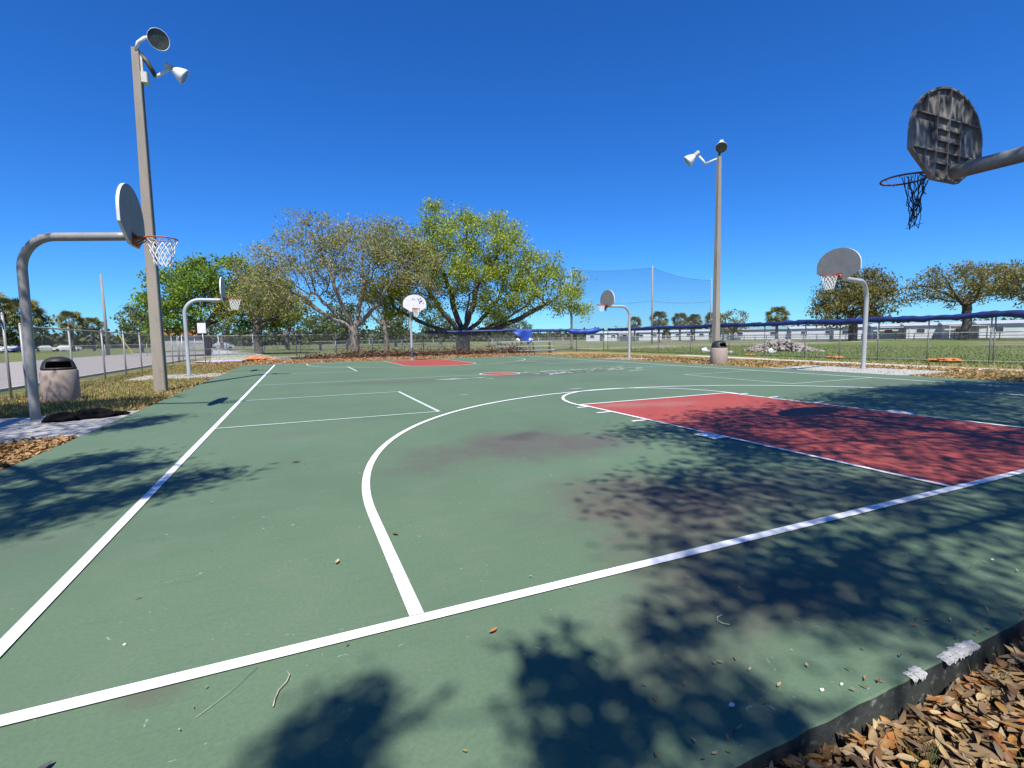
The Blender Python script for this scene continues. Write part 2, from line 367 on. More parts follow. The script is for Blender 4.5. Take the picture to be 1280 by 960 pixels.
b = MB(); b.box((-21.7, 30, ZG + .004 - .02), (14, 130, .04)); tag(b.build('road', M['asphalt']), kind='structure')
b = MB()                                     # worn parking stripes and the kerb along the fence
b.box((-14.62, 26, ZG + .03), (.16, 34, .10)); tag(b.build('kerb', M['concrete']), kind='structure')
b = MB(); pth = [(14.05, 2.0), (14.15, 5.6), (14.6, 10), (15.3, 15), (15.9, 19.5), (16.3, 23)]
b.strip(pth, 1.1, ZG + .012); tag(b.build('path', M['path']), kind='structure')

# ------------------------------------------------------------------ court slab, paint
X0, X1, Y0, Y1 = -9.40, 9.32, -1.122, 29.3
def slab():
    b = MB(); ring = []
    n = 220                                  # slightly uneven edges
    for i in range(n): ring.append((X0 + (X1 - X0) * i / n, Y0 + .012 * (X0 + (X1 - X0) * i / n + 4.2) + .004 * random.uniform(-1, 1)))
    for i in range(n): ring.append((X1 + .015 * random.uniform(-1, 1), Y0 + (Y1 - Y0) * i / n))
    for i in range(n): ring.append((X1 - (X1 - X0) * i / n, Y1 + .015 * random.uniform(-1, 1)))
    for i in range(n): ring.append((X0 + .015 * random.uniform(-1, 1), Y1 - (Y1 - Y0) * i / n))
    N = len(ring); cx, cy = 0, 14
    def off(p, d): return (p[0] + (d if p[0] < -9.2 else -d if p[0] > 9.2 else 0), p[1] + (d if p[1] < -.9 and abs(p[0]) < 9.3 else -d if p[1] > 29 else 0))
    vs = [(*off(p, .006), 0) for p in ring] + [(*p, -.006) for p in ring] + [(*p, -.34) for p in ring]
    fs = [tuple(range(N))]; b.add(vs, fs, 0)
    k = len(b.f)
    fs2 = []
    for i in range(N):
        j = (i + 1) % N; fs2.append((N + i, N + j, j, i)); fs2.append((2 * N + i, 2 * N + j, N + j, N + i))
    for f in fs2: b.f.append(f); b.m.append(1 if f[0] >= 2 * N else 0)
    tag(b.build('basketball_court', [M['court'], M['slabside']]), kind='structure')
slab()
YF = 27.96; KL = 5.66; KW = 1.83; W = 7.77
def arc(cx, cy, r, a0, a1, n=48, ry=None): return [(cx + r * math.cos(R(a0 + (a1 - a0) * i / n)), cy + (ry or r) * math.sin(R(a0 + (a1 - a0) * i / n))) for i in range(n + 1)]
b = MB()
b.poly([(-KW, .02, .004), (KW, .02, .004), (KW, KL, .004), (-KW, KL, .004)])
far = [(-KW, YF + .2), (-KW, YF - KL)] + arc(0, YF - KL, KW, 180, 360, 24)[1:-1] + [(KW, YF - KL), (KW, YF + .2)]
b.poly([(x, y, .004) for x, y in far])
b.poly([(-.03 + .66 * math.cos(i * PI / 16), 14.05 + .68 * math.sin(i * PI / 16), .004) for i in range(32)])
tag(b.build('red_key_paint', M['red']), kind='structure')
b = MB(); z = .008; lw = .066
b.strip([(-9.2, 0), (9.1, 0)], lw, z); b.strip([(-W, .036), (-W, YF)], lw, z + .0005)
b.strip([(W + .05, .036), (W + .05, YF)], lw * .9, z + .0005)
t3 = [(-6.14, .036), (-6.14, 1.47)] + arc(0, 1.47, 6.14, 180, 0, 96)[1:-1] + [(6.14, 1.47), (6.14, .036)]
b.strip(t3, lw, z + .001)
b.strip([(-KW, .036), (-KW, KL)], .055, z + .0015); b.strip([(KW, .036), (KW, KL)], .055, z + .0015); b.strip([(-KW - .02, KL), (KW + .02, KL)], .055, z + .002)
b.strip(arc(0, KL - .02, KW + .06, 190, -6, 64, 2.05), .055, z + .0025)
for sx in (-1, 1):
    for yy in (2.75, 3.75, 4.68, 5.36):
        L = .26 if yy < 5.3 else .22
        if yy == 2.75: b.poly([(sx * 1.86, 2.25, z), (sx * 2.05, 2.25, z), (sx * 2.05, 2.60, z), (sx * 1.86, 2.60, z)][::sx])
        else: b.poly([(sx * 1.86, yy - .03, z), (sx * (1.86 + L), yy - .03, z), (sx * (1.86 + L), yy + .03, z), (sx * 1.86, yy + .03, z)][::sx])
tag(b.build('white_court_lines', M['white']), kind='structure')
b = MB(); z = .006
b.strip([(-W, 13.98), (W, 13.98)], .05, z)
b.strip([(-.03 + .70 * math.cos(i * PI / 20), 14.05 + .70 * math.sin(i * PI / 20)) for i in range(40)], .07, z + .0008, closed=True)
for yc, hw in ((8.02, 1.85), (20.95, 2.0)):
    b.strip([(-W, yc - hw), (-4.38, yc - hw)], .05, z + .001); b.strip([(-W, yc + hw), (-4.38, yc + hw)], .05, z + .001); b.strip([(-4.38, yc - hw - .02), (-4.38, yc + hw + .02)], .062, z + .0014)
    b.strip([(W, yc + .1 - hw), (4.63, yc + .1 - hw)], .05, z + .001); b.strip([(W, yc + .1 + hw), (4.63, yc + .1 + hw)], .05, z + .001); b.strip([(4.63, yc + .1 - hw - .02), (4.63, yc + .1 + hw + .02)], .055, z + .0014)
t3 = [(-6.14, YF), (-6.14, YF - 1.47)] + arc(0, YF - 1.47, 6.14, 180, 360, 96)[1:-1] + [(6.14, YF - 1.47), (6.14, YF)]
b.strip(t3, .06, z + .0018)
b.strip([(-KW, YF), (-KW, YF - KL)], .05, z + .0022); b.strip([(KW, YF), (KW, YF - KL)], .05, z + .0022)
b.strip(arc(0, YF - KL, KW, 180, 360, 40), .06, z + .0026); b.strip([(-7.7, YF), (7.7, YF)], .05, z + .003)
tag(b.build('pale_court_lines', M['pale']), kind='structure')
b = MB()                                     # scraps of lettering worn off the paint near the halfway line
for i in range(60):
    x = random.uniform(.9, 6.0); y = 13.55 + .17 * x + random.choice((-.95, -.55, .35, .15)) + random.uniform(-.12, .12)
    if abs(y - 13.98) < .12: continue
    a = random.uniform(.05, .22); c = random.uniform(.03, .09)
    b.poly([(x + a * math.cos(k * PI / 4) * random.uniform(.7, 1.2), y + c * math.sin(k * PI / 4) * random.uniform(.6, 1.3), .0045) for k in range(8)])
for (x, y, a, c) in ((-1.9, 12.75, .8, .10), (-1.5, 12.8, .5, .08), (-1.1, 12.2, .15, .03), (-.4, 8.2, .22, .03), (-3.2, 8.4, .12, .02), (4.8, 12.6, .4, .05)):
    b.poly([(x + a * math.cos(k * PI / 8) * random.uniform(.85, 1.15), y + c * math.sin(k * PI / 8) * random.uniform(.7, 1.3), .0045) for k in range(16)])
tag(b.build('worn_lettering_paint', M['smudge']), kind='structure')
b = MB()
b.box((-10.82, 8.0, -.16), (2.8, 2.72, .30)); b.box((-10.85, 20.75, -.16), (2.86, 2.6, .30)); b.box((10.7, 8.65, -.16), (2.7, 4.4, .30)); b.box((10.4, 21.1, -.16), (2.1, 2.8, .30))
tag(b.build('concrete_pads', M['concrete']), kind='structure')
# broken white patch on the slab edge and chips beside it
b = MB()
def chip(cx, cy, a, c, n, z0=.001):
    ring = []
    for k in range(n):
        an = 2 * PI * k / n; rr = 1 + .18 * math.sin(5 * an + cx * 9) + .1 * math.sin(11 * an + cx * 40) + random.uniform(-.07, .07)
        ring.append((cx + a * rr * math.cos(an), cy + c * rr * math.sin(an)))
    vs = [(x, y, z0 + .004) for x, y in ring] + [(cx, cy, z0 + .010)]
    b.add(vs, [(k, (k + 1) % n, n) for k in range(n)])
    # the broken face running down over the edge
for (cx, cy, a, c) in ((-4.175, -1.110, .034, .014), (-4.22, -1.107, .036, .016), (-4.27, -1.108, .036, .016), (-4.32, -1.112, .030, .013), (-4.36, -1.116, .024, .010), (-4.54, -1.112, .026, .014), (-4.585, -1.117, .016, .009)):
    chip(cx, cy, a, c, 34); m = 14; ye = Y0 + .012 * (cx + 4.2) - .008; vs = []
    for k in range(m): vs.append((cx - a + 2 * a * k / (m - 1), ye + .03, .0035))
    for k in range(m): vs.append((cx - a + 2 * a * k / (m - 1), ye - .004, .001))
    for k in range(m): vs.append((cx - a + 2 * a * k / (m - 1), ye - .007, -.004 - .022 * random.random() * math.sin(PI * k / (m - 1))))
    b.add(vs, [(j * m + k, (j + 1) * m + k, (j + 1) * m + k + 1, j * m + k + 1) for j in range(2) for k in range(m - 1)])
tag(b.build('chipped_slab_edge', M['chip']), kind='structure')

# ------------------------------------------------------------------ hoops
def fan_outline(s=1.0):
    pts = [(.24, 0), (.60, .215), (.685, .275), (.685, .46)]
    for i in range(1, 18):
        a = i / 18 * PI / 2; pts.append((.685 * math.cos(a), .46 + .53 * math.sin(a)))
    pts.append((0, .99))
    left = [(-x, z_) for x, z_ in pts[:-1][::-1]]
    return [(x * s, (z_ - .5) * s + .5) for x, z_ in pts + left]
def net_mesh(mb, c, r=.225, h=.42, n=12, rad=.006, rows=5, squeeze=.55):
    for sgn in (-1, 1):
        for k in range(n):
            pts = []
            for j in range(rows + 1):
                f = j / rows; a = 2 * PI * (k + sgn * j * .5) / n; rr = r * (1 - (1 - squeeze) * f ** .8)
                pts.append((c[0] + rr * math.cos(a), c[1] + rr * math.sin(a), c[2] - h * f + random.uniform(-.008, .008)))
            mb.tube(pts, rad, 4)
def torn_net(mb, c, r=.225, rad=.006, n=15, span=(60, 175), length=(.25, .62)):
    an = [R(span[0] + (span[1] - span[0]) * i / n) for i in range(n)]
    cen = Vector((c[0] + .16 * math.cos(R(sum(span) / 2)), c[1] + .16 * math.sin(R(sum(span) / 2)), c[2] - .5))
    strands = []
    for k, a in enumerate(an):
        p0 = Vector((c[0] + r * math.cos(a), c[1] + r * math.sin(a), c[2])); L = random.uniform(*length); pts = []
        for j in range(9):
            f = j / 8; p = p0.lerp(Vector((cen.x, cen.y, c[2] - L)), f ** .8 * .8); p.z = c[2] - L * f
            pts.append(p + Vector((random.uniform(-1, 1), random.uniform(-1, 1), random.uniform(-.4, .4))) * .016 * (1 if j else 0) + Vector((math.sin(j * 1.6 + k * 2.2), math.cos(j * 1.9 + k), 0)) * .020 * f)
        strands.append(pts); mb.tube(pts, rad, 4)
    for _ in range(34):
        i = random.randrange(len(strands)); k = min(len(strands) - 1, max(0, i + random.choice((-2, -1, 1, 2)))); j = random.randrange(1, 8)
        a, b_ = strands[i][j], strands[k][min(8, j + 1)]
        mb.tube([a, (a + b_) / 2 + Vector((random.uniform(-.02, .02), random.uniform(-.02, .02), -.025)), b_], rad * .9, 4)
    for _ in range(5):
        s = random.choice(strands)[random.randrange(4, 9)]
        mb.tube([s, s + Vector((random.uniform(-.07, .07), random.uniform(-.07, .07), -.05)), s + Vector((random.uniform(-.12, .12), random.uniform(-.12, .12), -.02))], rad * .9, 4)
def hoop(label, loc, rz, arm=1.70, face='boardface', rimm='rim', polem='polepaint', net='white', lean=(0, 0), bend=.62, yaw_board=0, scribble=False, poler=.078, zarm=2.98, zboard=2.90):
    t = thing('basketball_hoop', label, 'basketball hoop', loc, rz, 'gooseneck basketball hoops around the court')
    lx, ly = lean; b = MB(); pts = [(-lx * .3, -ly * .3, -.3), (0, 0, 0)]; H = zarm - bend
    for i in range(1, 6): pts.append((lx * i / 5 * H, ly * i / 5 * H, H * i / 5))
    ox, oy = lx * H, ly * H
    for i in range(1, 13):
        a = i / 12 * PI / 2; pts.append((ox + bend * (1 - math.cos(a)), oy * (1 - i / 12 * .5), H + bend * math.sin(a)))
    n = 8
    for i in range(1, n + 1): pts.append((ox + bend + (arm - .03 - bend - ox) * i / n, oy * .5 * (1 - i / n), zarm))
    b.tube(pts, poler, 16)
    p = b.build('gooseneck_pole', M[polem], t, True)
    b = MB(); b.lathe([(0, .025), (.17, .025), (.17, .0)], 18); b.build('base_plate', M['galv'], p)
    # board: local frame with y across and z up, front towards +x
    bd = bpy.data.objects.new  # noqa
    out = fan_outline(); n = len(out); th = .012; dp = .042; b = MB(); zb = zboard
    rot = Matrix.Rotation(yaw_board, 3, 'Z')
    def Pt(x, y, z_): v = rot @ Vector((x - arm, y, 0)); return (v.x + arm, v.y, z_ + zb)
    xf = arm + .06
    front = [Pt(xf, y, z_) for y, z_ in out]; back = [Pt(xf - th, y, z_) for y, z_ in out]
    inn = [(y * .965, .5 + (z_ - .5) * .955) for y, z_ in out]
    fo = [Pt(xf - dp, y, z_) for y, z_ in out]; fi = [Pt(xf - dp, y, z_) for y, z_ in inn]; bi = [Pt(xf - th, y, z_) for y, z_ in inn]
    vs = front + fo + fi + bi
    b.add(vs, [tuple(range(n))], 0)
    for i in range(n):
        j = (i + 1) % n
        b.f += [(n + i, n + j, j, i), (2 * n + i, 2 * n + j, n + j, n + i), (3 * n + i, 3 * n + j, 2 * n + j, 2 * n + i)]; b.m += [1, 1, 2]
    b.f.append(tuple(3 * n + i for i in range(n))[::-1]); b.m.append(2)
    board = b.build('backboard', [M[face], M['boardwhite'] if face != 'boardback' else M['boardback'], M['boardback']], t)
    b = MB()
    def rib(y0, z0, y1, z1, d=.030, w_=.012):
        a_, c_ = Vector((y0, z0)), Vector((y1, z1)); dr = (c_ - a_).normalized(); nn = Vector((-dr.y, dr.x)) * w_ / 2
        ring = [a_ + nn, c_ + nn, c_ - nn, a_ - nn]
        v = [Pt(xf - th - .0005, q.x, q.y) for q in ring] + [Pt(xf - th - d, q.x, q.y) for q in ring]
        b.add(v, [(0, 1, 2, 3), (7, 6, 5, 4), (0, 4, 5, 1), (1, 5, 6, 2), (2, 6, 7, 3), (3, 7, 4, 0)])
    rib(-.64, .30, .64, .30); rib(-.60, .66, .60, .66); rib(-.22, .42, .22, .42); rib(-.24, .54, .24, .54); rib(-.25, .18, .25, .18)
    for y in (-.23, 0, .23): rib(y, .02, y, .96 if y == 0 else .91)
    for y in (-.42, .42): rib(y, .14, y, .30); rib(y, .66, y, .84)
    b.build('rib_frame', M['boardback'], board)
    if scribble:
        for (y, z_, s) in ((.42, .62, .12), (.30, .55, .10), (.22, .72, .08), (.36, .78, .07), (-.02, .70, .05), (-.12, .74, .05), (.50, .50, .05)):
            b = MB(); pts = [Pt(xf + .006, y + random.uniform(-1, 1) * s * .6, z_ + random.uniform(-1, 1) * s) for _ in range(6)]
            b.tube(pts, .012, 4); b.build('graffiti', pm_scrib, board)
    # rim
    zr = 3.045 - zb; cx = xf + .15 + .229; rm = MB(); c = Vector(Pt(cx, 0, zr))
    rm.tube([(c.x + .229 * math.cos(2 * PI * i / 32), c.y + .229 * math.sin(2 * PI * i / 32), c.z) for i in range(32)], .011, 8, closed=True)
    rm.tube([Pt(xf + .01, -.10, zr), Pt(xf + .13, -.10, zr), Pt(cx - .10, -.205, zr)], .010, 6); rm.tube([Pt(xf + .01, .10, zr), Pt(xf + .13, .10, zr), Pt(cx - .10, .205, zr)], .010, 6)
    rm.tube([Pt(xf + .01, -.07, zr - .12), Pt(cx - .20, -.08, zr - .012)], .009, 6); rm.tube([Pt(xf + .01, .07, zr - .12), Pt(cx - .20, .08, zr - .012)], .009, 6)
    v0 = Vector(Pt(xf + .006, 0, zr - .05)); rm.box(v0, (.012, .26, .17), rot)
    rm.box(Vector(Pt(xf + .07, 0, zr + .004)), (.13, .20, .012), rot)
    for k in range(10):
        a = 2 * PI * k / 10; rm.tube([(c.x + .229 * math.cos(a), c.y + .229 * math.sin(a), c.z - .008), (c.x + .225 * math.cos(a), c.y + .225 * math.sin(a), c.z - .03)], .004, 4)
    ro = rm.build('rim', M[rimm], t, True)
    nm = MB(); cc = (c.x, c.y, c.z - .02)
    if net == 'white': net_mesh(nm, cc, rad=.0075); nm.build('net', M['net'], ro)
    elif net == 'torn': torn_net(nm, cc, n=17, span=(112, 205), length=(.28, .60), rad=.0045); nm.build('net', M['netdark'], ro)
    elif net == 'half':
        net_mesh(nm, cc, rad=.008, h=.34); nm.build('net', M['net'], ro)
        nm = MB(); torn_net(nm, (c.x - .1, c.y, c.z - .08), rad=.012, n=6, span=(150, 230), length=(.12, .28)); nm.build('torn_cord', M['netdark'], ro)
    if net != 'torn':
        pb = MB(); pb.box(Vector(Pt(xf + .002, .0, .11)), (.003, .30, .20), rot); pb.build('rust_stain_patch', M['rust'], board)
    return t
pm_scrib = pm('dark_spray_paint', (.06, .045, .12), (.03, .03, .05), 5, .7)
hoop('grey gooseneck hoop with an intact white net beside the black heap and aggregate bin', (-10.73, 8.75, -.01), R(-20), arm=1.80, net='white', lean=(.012, .006), face='boardgrey', polem='poledark', bend=.55, yaw_board=R(20), poler=.070, zarm=3.06)
hoop('pale gooseneck hoop seen edge-on in front of the bushy green tree', (-10.57, 20.85, -.01), 0, arm=1.32, net='white', lean=(.004, 0), bend=.55, poler=.07)
hoop('grey fan-board gooseneck hoop with white net in front of the dense round oak', (11.55, 8.74, -.01), PI + R(13.5), arm=2.48, net='white', face='boardgrey', lean=(.0, 0), bend=.62, yaw_board=R(-13.5), poler=.072)
hoop('slim gooseneck hoop with a ragged net right of the spreading oak crown', (11.25, 21.6, -.01), PI, arm=1.5, net='half', bend=.55, face='boardgrey', poler=.07)
hoop('white scribbled board hoop standing on the far red key', (.0, 28.75, .001), -PI / 2 - R(4), arm=1.78, face='graffiti', net='white', bend=.6, scribble=True, yaw_board=R(4), poler=.07)
hoop('sooty ribbed backboard seen from behind with a torn dark net on an orange rim', (.12, -.75, .001), PI / 2, arm=1.86, face='boardback', rimm='rimdark', net='torn', polem='poledark', bend=.5)

# ------------------------------------------------------------------ floodlight poles
def flood(t, M4, s=1.0):
    """lamp pointing along local -z of M4"""
    b = MB(); T = M4
    prof = [(.06, .30), (.10, .29), (.13, .22), (.20, .10), (.265, -.06), (.285, -.14), (.275, -.14), (.25, -.05), (.19, .09), (.10, .20)]
    b.lathe([(r * s, z_ * s) for r, z_ in prof], 28, T); b.lathe([(.0, .30 * s), (.06 * s, .30 * s)], 28, T)
    h = b.build('floodlight', M['lampwhite'], t, True)
    b = MB(); b.lathe([(0, -.115 * s), (.14 * s, -.118 * s), (.272 * s, -.125 * s)], 28, T); b.build('lens', M['lens'], h, True)
    b = MB(); R3 = T.to_3x3(); b.box(T @ Vector((0, 0, .42 * s)), (.19 * s, .17 * s, .22 * s), R3, bev=.03); b.box(T @ Vector((0, 0, .31 * s)), (.12 * s, .12 * s, .03 * s), R3); b.build('ballast_box', M['lampbox'], h)
    return h
def look(p, d):
    q = Vector(d).to_track_quat('-Z', 'Y'); return Matrix.Translation(p) @ q.to_matrix().to_4x4()
def light_pole(label, loc, rz, H, w0, w1, lean, arms, lamps, box=True):
    t = thing('floodlight_pole', label, 'light pole', loc, rz, 'concrete floodlight poles beside the court'); b = MB()
    N = 10
    rings = []
    for i in range(N + 1):
        f = i / N; w_ = (w0 + (w1 - w0) * f) / 2; c = w_ * .14
        ring = [(-w_ + c, -w_), (w_ - c, -w_), (w_, -w_ + c), (w_, w_ - c), (w_ - c, w_), (-w_ + c, w_), (-w_, w_ - c), (-w_, -w_ + c)]
        rings.append([(x + lean[0] * H * f, y + lean[1] * H * f, -.4 + (H + .4) * f) for x, y in ring])
    vs = [p for r in rings for p in r]; fs = [(i * 8 + k, i * 8 + (k + 1) % 8, (i + 1) * 8 + (k + 1) % 8, (i + 1) * 8 + k) for i in range(N) for k in range(8)]
    fs += [tuple(range(7, -1, -1)), tuple(N * 8 + k for k in range(8))]; b.add(vs, fs); b.build('pole', M['polecon'], t)
    top = Vector((lean[0] * H, lean[1] * H, H))
    b = MB(); b.tube([(w0 / 2 + .012 + (lean[0] * H + (w1 - w0) / 2) * f, .03, .15 + (H - 1.0) * f) for f in (0, .25, .5, .75, 1)], .016, 6); b.build('conduit', M['galv'], t, True)
    b = MB()
    for pts, mt, r in arms:
        b = MB(); b.tube([top + Vector(p) for p in pts], r, 10); b.build('bracket_arm', M[mt], t, True)
    for pos, aim, s in lamps: flood(t, look(top + Vector(pos), Vector(aim).normalized()), s)
    if box:
        b = MB(); wv = w1 / 2 + .06; b.box(top + Vector((wv + .02, -.02, -.72)), (.15, .20, .26), bev=.02); b.box(top + Vector((wv - .03, -.02, -.42)), (.05, .06, .5)); b.build('junction_box', M['lampbox'], t)
    return t
light_pole('tall grey concrete pole with two white floodlights behind the grey hoop', (-10.1, 14.2, ZG), R(-2), 8.98, .285, .165, (.0075, 0),
           [(((.02, -.06, -.06), (.10, -.14, .10), (.24, -.10, .26), (.34, .02, .36)), 'lampwhite', .04), (((.10, .0, -.12), (.24, .0, -.30), (.40, .0, -.62)), 'darksteel', .06), (((.40, .0, -.62), (.48, 0, -.58), (.56, 0, -.50), (.74, .0, -.36)), 'lampwhite', .04)],
           [((.56, -.28, .17), (.42, -.86, -.26), .88), ((.97, .04, -.46), (.86, .12, -.48), .72)])
light_pole('slender concrete pole with two white floodlights beside the pinkish bin', (11.25, 15.1, ZG), 0, 9.25, .29, .155, (-.0045, 0),
           [(((.0, .0, -.10), (.03, .02, .06), (.05, .03, .22), (.06, .06, .42)), 'darksteel', .045), (((.0, .03, -.06), (-.16, .17, -.12), (-.42, .40, -.24)), 'lampwhite', .04), (((-.42, .40, -.24), (-.48, .45, -.10), (-.62, .56, .12)), 'lampwhite', .045)],
           [((.04, -.08, .42), (-.52, -.50, -.70), .90), ((-.92, .84, .02), (-.62, .52, -.60), .95)], box=False)

# ------------------------------------------------------------------ bins, black heap
def trash_bin(label, loc, rz):
    t = thing('trash_bin', label, 'trash bin', loc, rz, 'concrete bins with black dome lids')
    b = MB(); b.lathe([(.0, 0), (.335, 0), (.35, .03), (.35, .70), (.335, .74), (.29, .74), (.28, .70), (.0, .70)], 36); b.build('concrete_drum', M['aggregate'], t, True).modifiers.new('e', 'EDGE_SPLIT').split_angle = R(40)
    b = MB(); sides = 36; prof = [(.315, .745), (.325, .775), (.315, .80), (.30, .86), (.27, .94), (.21, 1.0), (.12, 1.04), (0, 1.05)]
    vs = []; fs = []
    for r, z_ in prof:
        for k in range(sides): a = 2 * PI * k / sides; vs.append((r * math.cos(a), r * math.sin(a), z_))
    for i in range(len(prof) - 1):
        for k in range(sides):
            if 3 <= k <= 12 and 2 <= i <= 3: continue          # the swing opening
            fs.append((i * sides + k, i * sides + (k + 1) % sides, (i + 1) * sides + (k + 1) % sides, (i + 1) * sides + k))
    b.add(vs, fs); l = b.build('dome_lid', M['blackplastic'], t, True); l.modifiers.new('s', 'SOLIDIFY').thickness = .008
    return t
t = trash_bin('shaded aggregate bin with a black dome lid behind the pole of the grey hoop', (-11.75, 12.75, ZG), R(-150))
dup(t, (10.15, 13.85, ZG), R(200), 'sunlit pinkish aggregate bin with a black dome lid beside the slender light pole')
def lump(b, c, s, seed, n=14, m=10, amp=.3, mi=0):
    rs = np.random.default_rng(seed); ph = rs.uniform(0, 6.28, (6,)); vs = []; fs = []
    for j in range(m + 1):
        th = PI * j / m
        for k in range(n):
            a = 2 * PI * k / n
            r = 1 + amp * (.5 * math.sin(3 * a + ph[0] + 2 * th) + .35 * math.sin(5 * a + ph[1] - 3 * th) + .3 * math.sin(7 * th + ph[2] + a) + .25 * math.sin(9 * a + ph[3] + 5 * th)) * math.sin(th)
            vs.append((c[0] + s[0] * r * math.sin(th) * math.cos(a), c[1] + s[1] * r * math.sin(th) * math.sin(a), c[2] + s[2] * r * math.cos(th)))
    for j in range(m):
        for k in range(n): fs.append((j * n + k, (j + 1) * n + k, (j + 1) * n + (k + 1) % n, j * n + (k + 1) % n))
    b.add(vs, fs, mi)
b = MB(); lump(b, (-10.27, 8.42, .03), (.20, .17, .11), 3, 30, 18, .28); lump(b, (-9.93, 8.62, .035), (.30, .20, .12), 5, 34, 18, .26); lump(b, (-9.65, 8.78, .02), (.20, .10, .05), 6, 28, 16, .3)
tag(b.build('black_cloth_heap', M['blackcloth'], None, True), 'low black crumpled cloth heap lying on the concrete pad at a hoop pole', 'cloth')

# ------------------------------------------------------------------ fences
def fence(name, label, p0, p1, posts, H=1.83, mesh='chain', z0=ZG, pm_='galv', rails=(), topr=True, r=.03, group=None, cat='fence', tall=None, mesh_from=0.04):
    p0, p1 = Vector((*p0, z0)), Vector((*p1, z0)); d = p1 - p0; L = d.length
    t = thing(name, label, cat, p0, math.atan2(d.y, d.x), group)
    nx = max(1, int(L / 2)); b = MB(); vs = []
    for i in range(nx + 1): vs += [(L * i / nx, 0, mesh_from), (L * i / nx, .012 * math.sin(i * 2.1), H * .5), (L * i / nx, 0, H)]
    fs = []
    for i in range(nx):
        k = 3 * i; fs += [(k, k + 3, k + 4, k + 1), (k + 1, k + 4, k + 5, k + 2)]
    b.add(vs, fs); b.build('wire_mesh', M[mesh], t)
    for x in posts:
        h = H + .05
        if tall and x in tall: h = tall[x]
        b = MB(); b.tube([(x, .045, -.3), (x, .045, h)], r, 8); b.lathe([(r * 1.15, h - .01), (r * 1.1, h + .02), (0, h + .045)], 8, Matrix.Translation((x, .045, 0))); b.build('post', M[pm_], t, True)
    if topr: b = MB(); b.tube([(0, .03, H), (L, .03, H)], .021, 8); b.build('top_rail', M[pm_], t, True)
    for zr in rails: b = MB(); b.tube([(0, .03, zr), (L, .03, zr)], .017, 6); b.build('rail', M[pm_], t, True)
    return t
Lx = -13.75
fence('chain_link_fence', 'grey chain-link fence beside the road running from the left bin to the far corner', (-12.84, 14.1), (-13.95, 37.9), [0, 3.3, 6.6, 9.6, 12.5, 15.4, 18.2, 21, 23.2], H=1.80, pm_='poledark')
fence('chain_link_fence', 'short chain-link run left of the gate gap beside the road', (-13.16, 13.9), (-14.3, 2.0), [0, 3, 6, 9, 12], H=1.95, tall={0: 2.1}, pm_='poledark')
fence('chain_link_fence', 'long back chain-link fence under the trees with a bare top rail', (-13.95, 38.6), (3.2, 39.3), [0, .35, 2.2, 4.4, 7.3, 10.2, 13, 15.4, 17.1], H=1.83, mesh='chaindark', rails=(.9,))
fence('chain_link_fence', 'back chain-link fence carrying the blue tarp beside the bleacher', (3.25, 39.3), (18.6, 35.0), [0, 2.8, 5.6, 8.4, 11, 13.4, 15.9], H=1.95, mesh='chaindark', pm_='darksteel', rails=(.08,))
fence('temporary_fence', 'temporary panel fence along the right side with orange sandbags at its feet', (18.65, 34.6), (18.2, 4.2), [0, 3.4, 6.8, 10.2, 13.6, 16.2, 18.75, 20.6, 22.4, 24.4, 26.5, 26.62, 30.2], H=1.86, mesh='chaindark', pm_='poledark', rails=(1.22, .08), r=.028)
fence('field_fence', 'low silver chain-link fence across the field behind the tall netting', (16, 56), (46, 33), [0, 3, 6, 9, 12, 15, 18, 21, 24, 27, 30, 33, 36], H=1.25, mesh='chain', rails=(.95,))
fence('field_fence', 'pale far fence across the grass behind the picnic oaks', (-30, 66), (14, 60), list(range(0, 45, 4)), H=1.3, mesh='chaindark')
# gate leaf folded back at the far left corner
g = thing('gate', 'silver chain-link gate leaf folded back at the far fence corner', 'gate', (-13.9, 37.3, ZG), R(62))
b = MB(); b.tube([(0, 0, .08), (0, 0, 1.8), (1.5, 0, 1.8), (1.5, 0, .08)], .024, 8, closed=True); b.build('frame', M['galv'], g, True)
b = MB(); b.poly([(0, 0, .08), (1.5, 0, .08), (1.5, 0, 1.8), (0, 0, 1.8)]); b.build('wire_mesh', M['chain'], g)
# fallen fence panel
g = thing('fallen_fence_panel', 'loose chain-link panel leaning down on the ground by the back fence', 'fence panel', (-12.1, 37.6, ZG), R(4))
b = MB(); c4 = [(0, .5, .95), (5.0, 0, .06), (5.0, -1.2, .03), (0, -.3, .12)]; b.tube(c4, .024, 8, closed=True); b.build('frame', M['galv'], g, True)
b = MB(); b.poly(c4); b.build('wire_mesh', M['chain'], g)

# blue tarp roll along the fence top
def roll(name, label, pts, rad, mat, n_sub=10, seed=1, cat='tarp'):
    rs = np.random.default_rng(seed); P = []; Rd = []
    for i in range(len(pts) - 1):
        a, c = Vector(pts[i]), Vector(pts[i + 1])
        for k in range(n_sub):
            f = k / n_sub; p = a.lerp(c, f); P.append(p + Vector((0, 0, -.05 * math.sin(PI * f) + rs.uniform(-.02, .02)))); Rd.append(rad * rs.uniform(.75, 1.2))
    P.append(Vector(pts[-1])); Rd.append(rad * .8)
    b = MB(); b.tube(P, Rd, 9); return tag(b.build(name, mat, None, True), label, cat)
roll('rolled_tarp', 'dark blue tarp rolled along the back fence top in front of the oak trunk', [(3.4, 39.2, 1.92), (7.1, 38.15, 1.90), (10.6, 37.15, 1.97), (15.0, 35.9, 1.88), (18.5, 34.9, 1.90)], .125, M['tarp'], 14, 2)
roll('rolled_tarp', 'long blue tarp rolled along the top of the right side fence', [(18.65, 34.4, 1.86), (18.6, 27.8, 1.86), (18.5, 21, 1.86), (18.42, 16, 1.85), (18.34, 12, 1.82), (18.28, 8, 1.86), (18.2, 4.4, 1.84)], .13, M['tarp'], 20, 4)
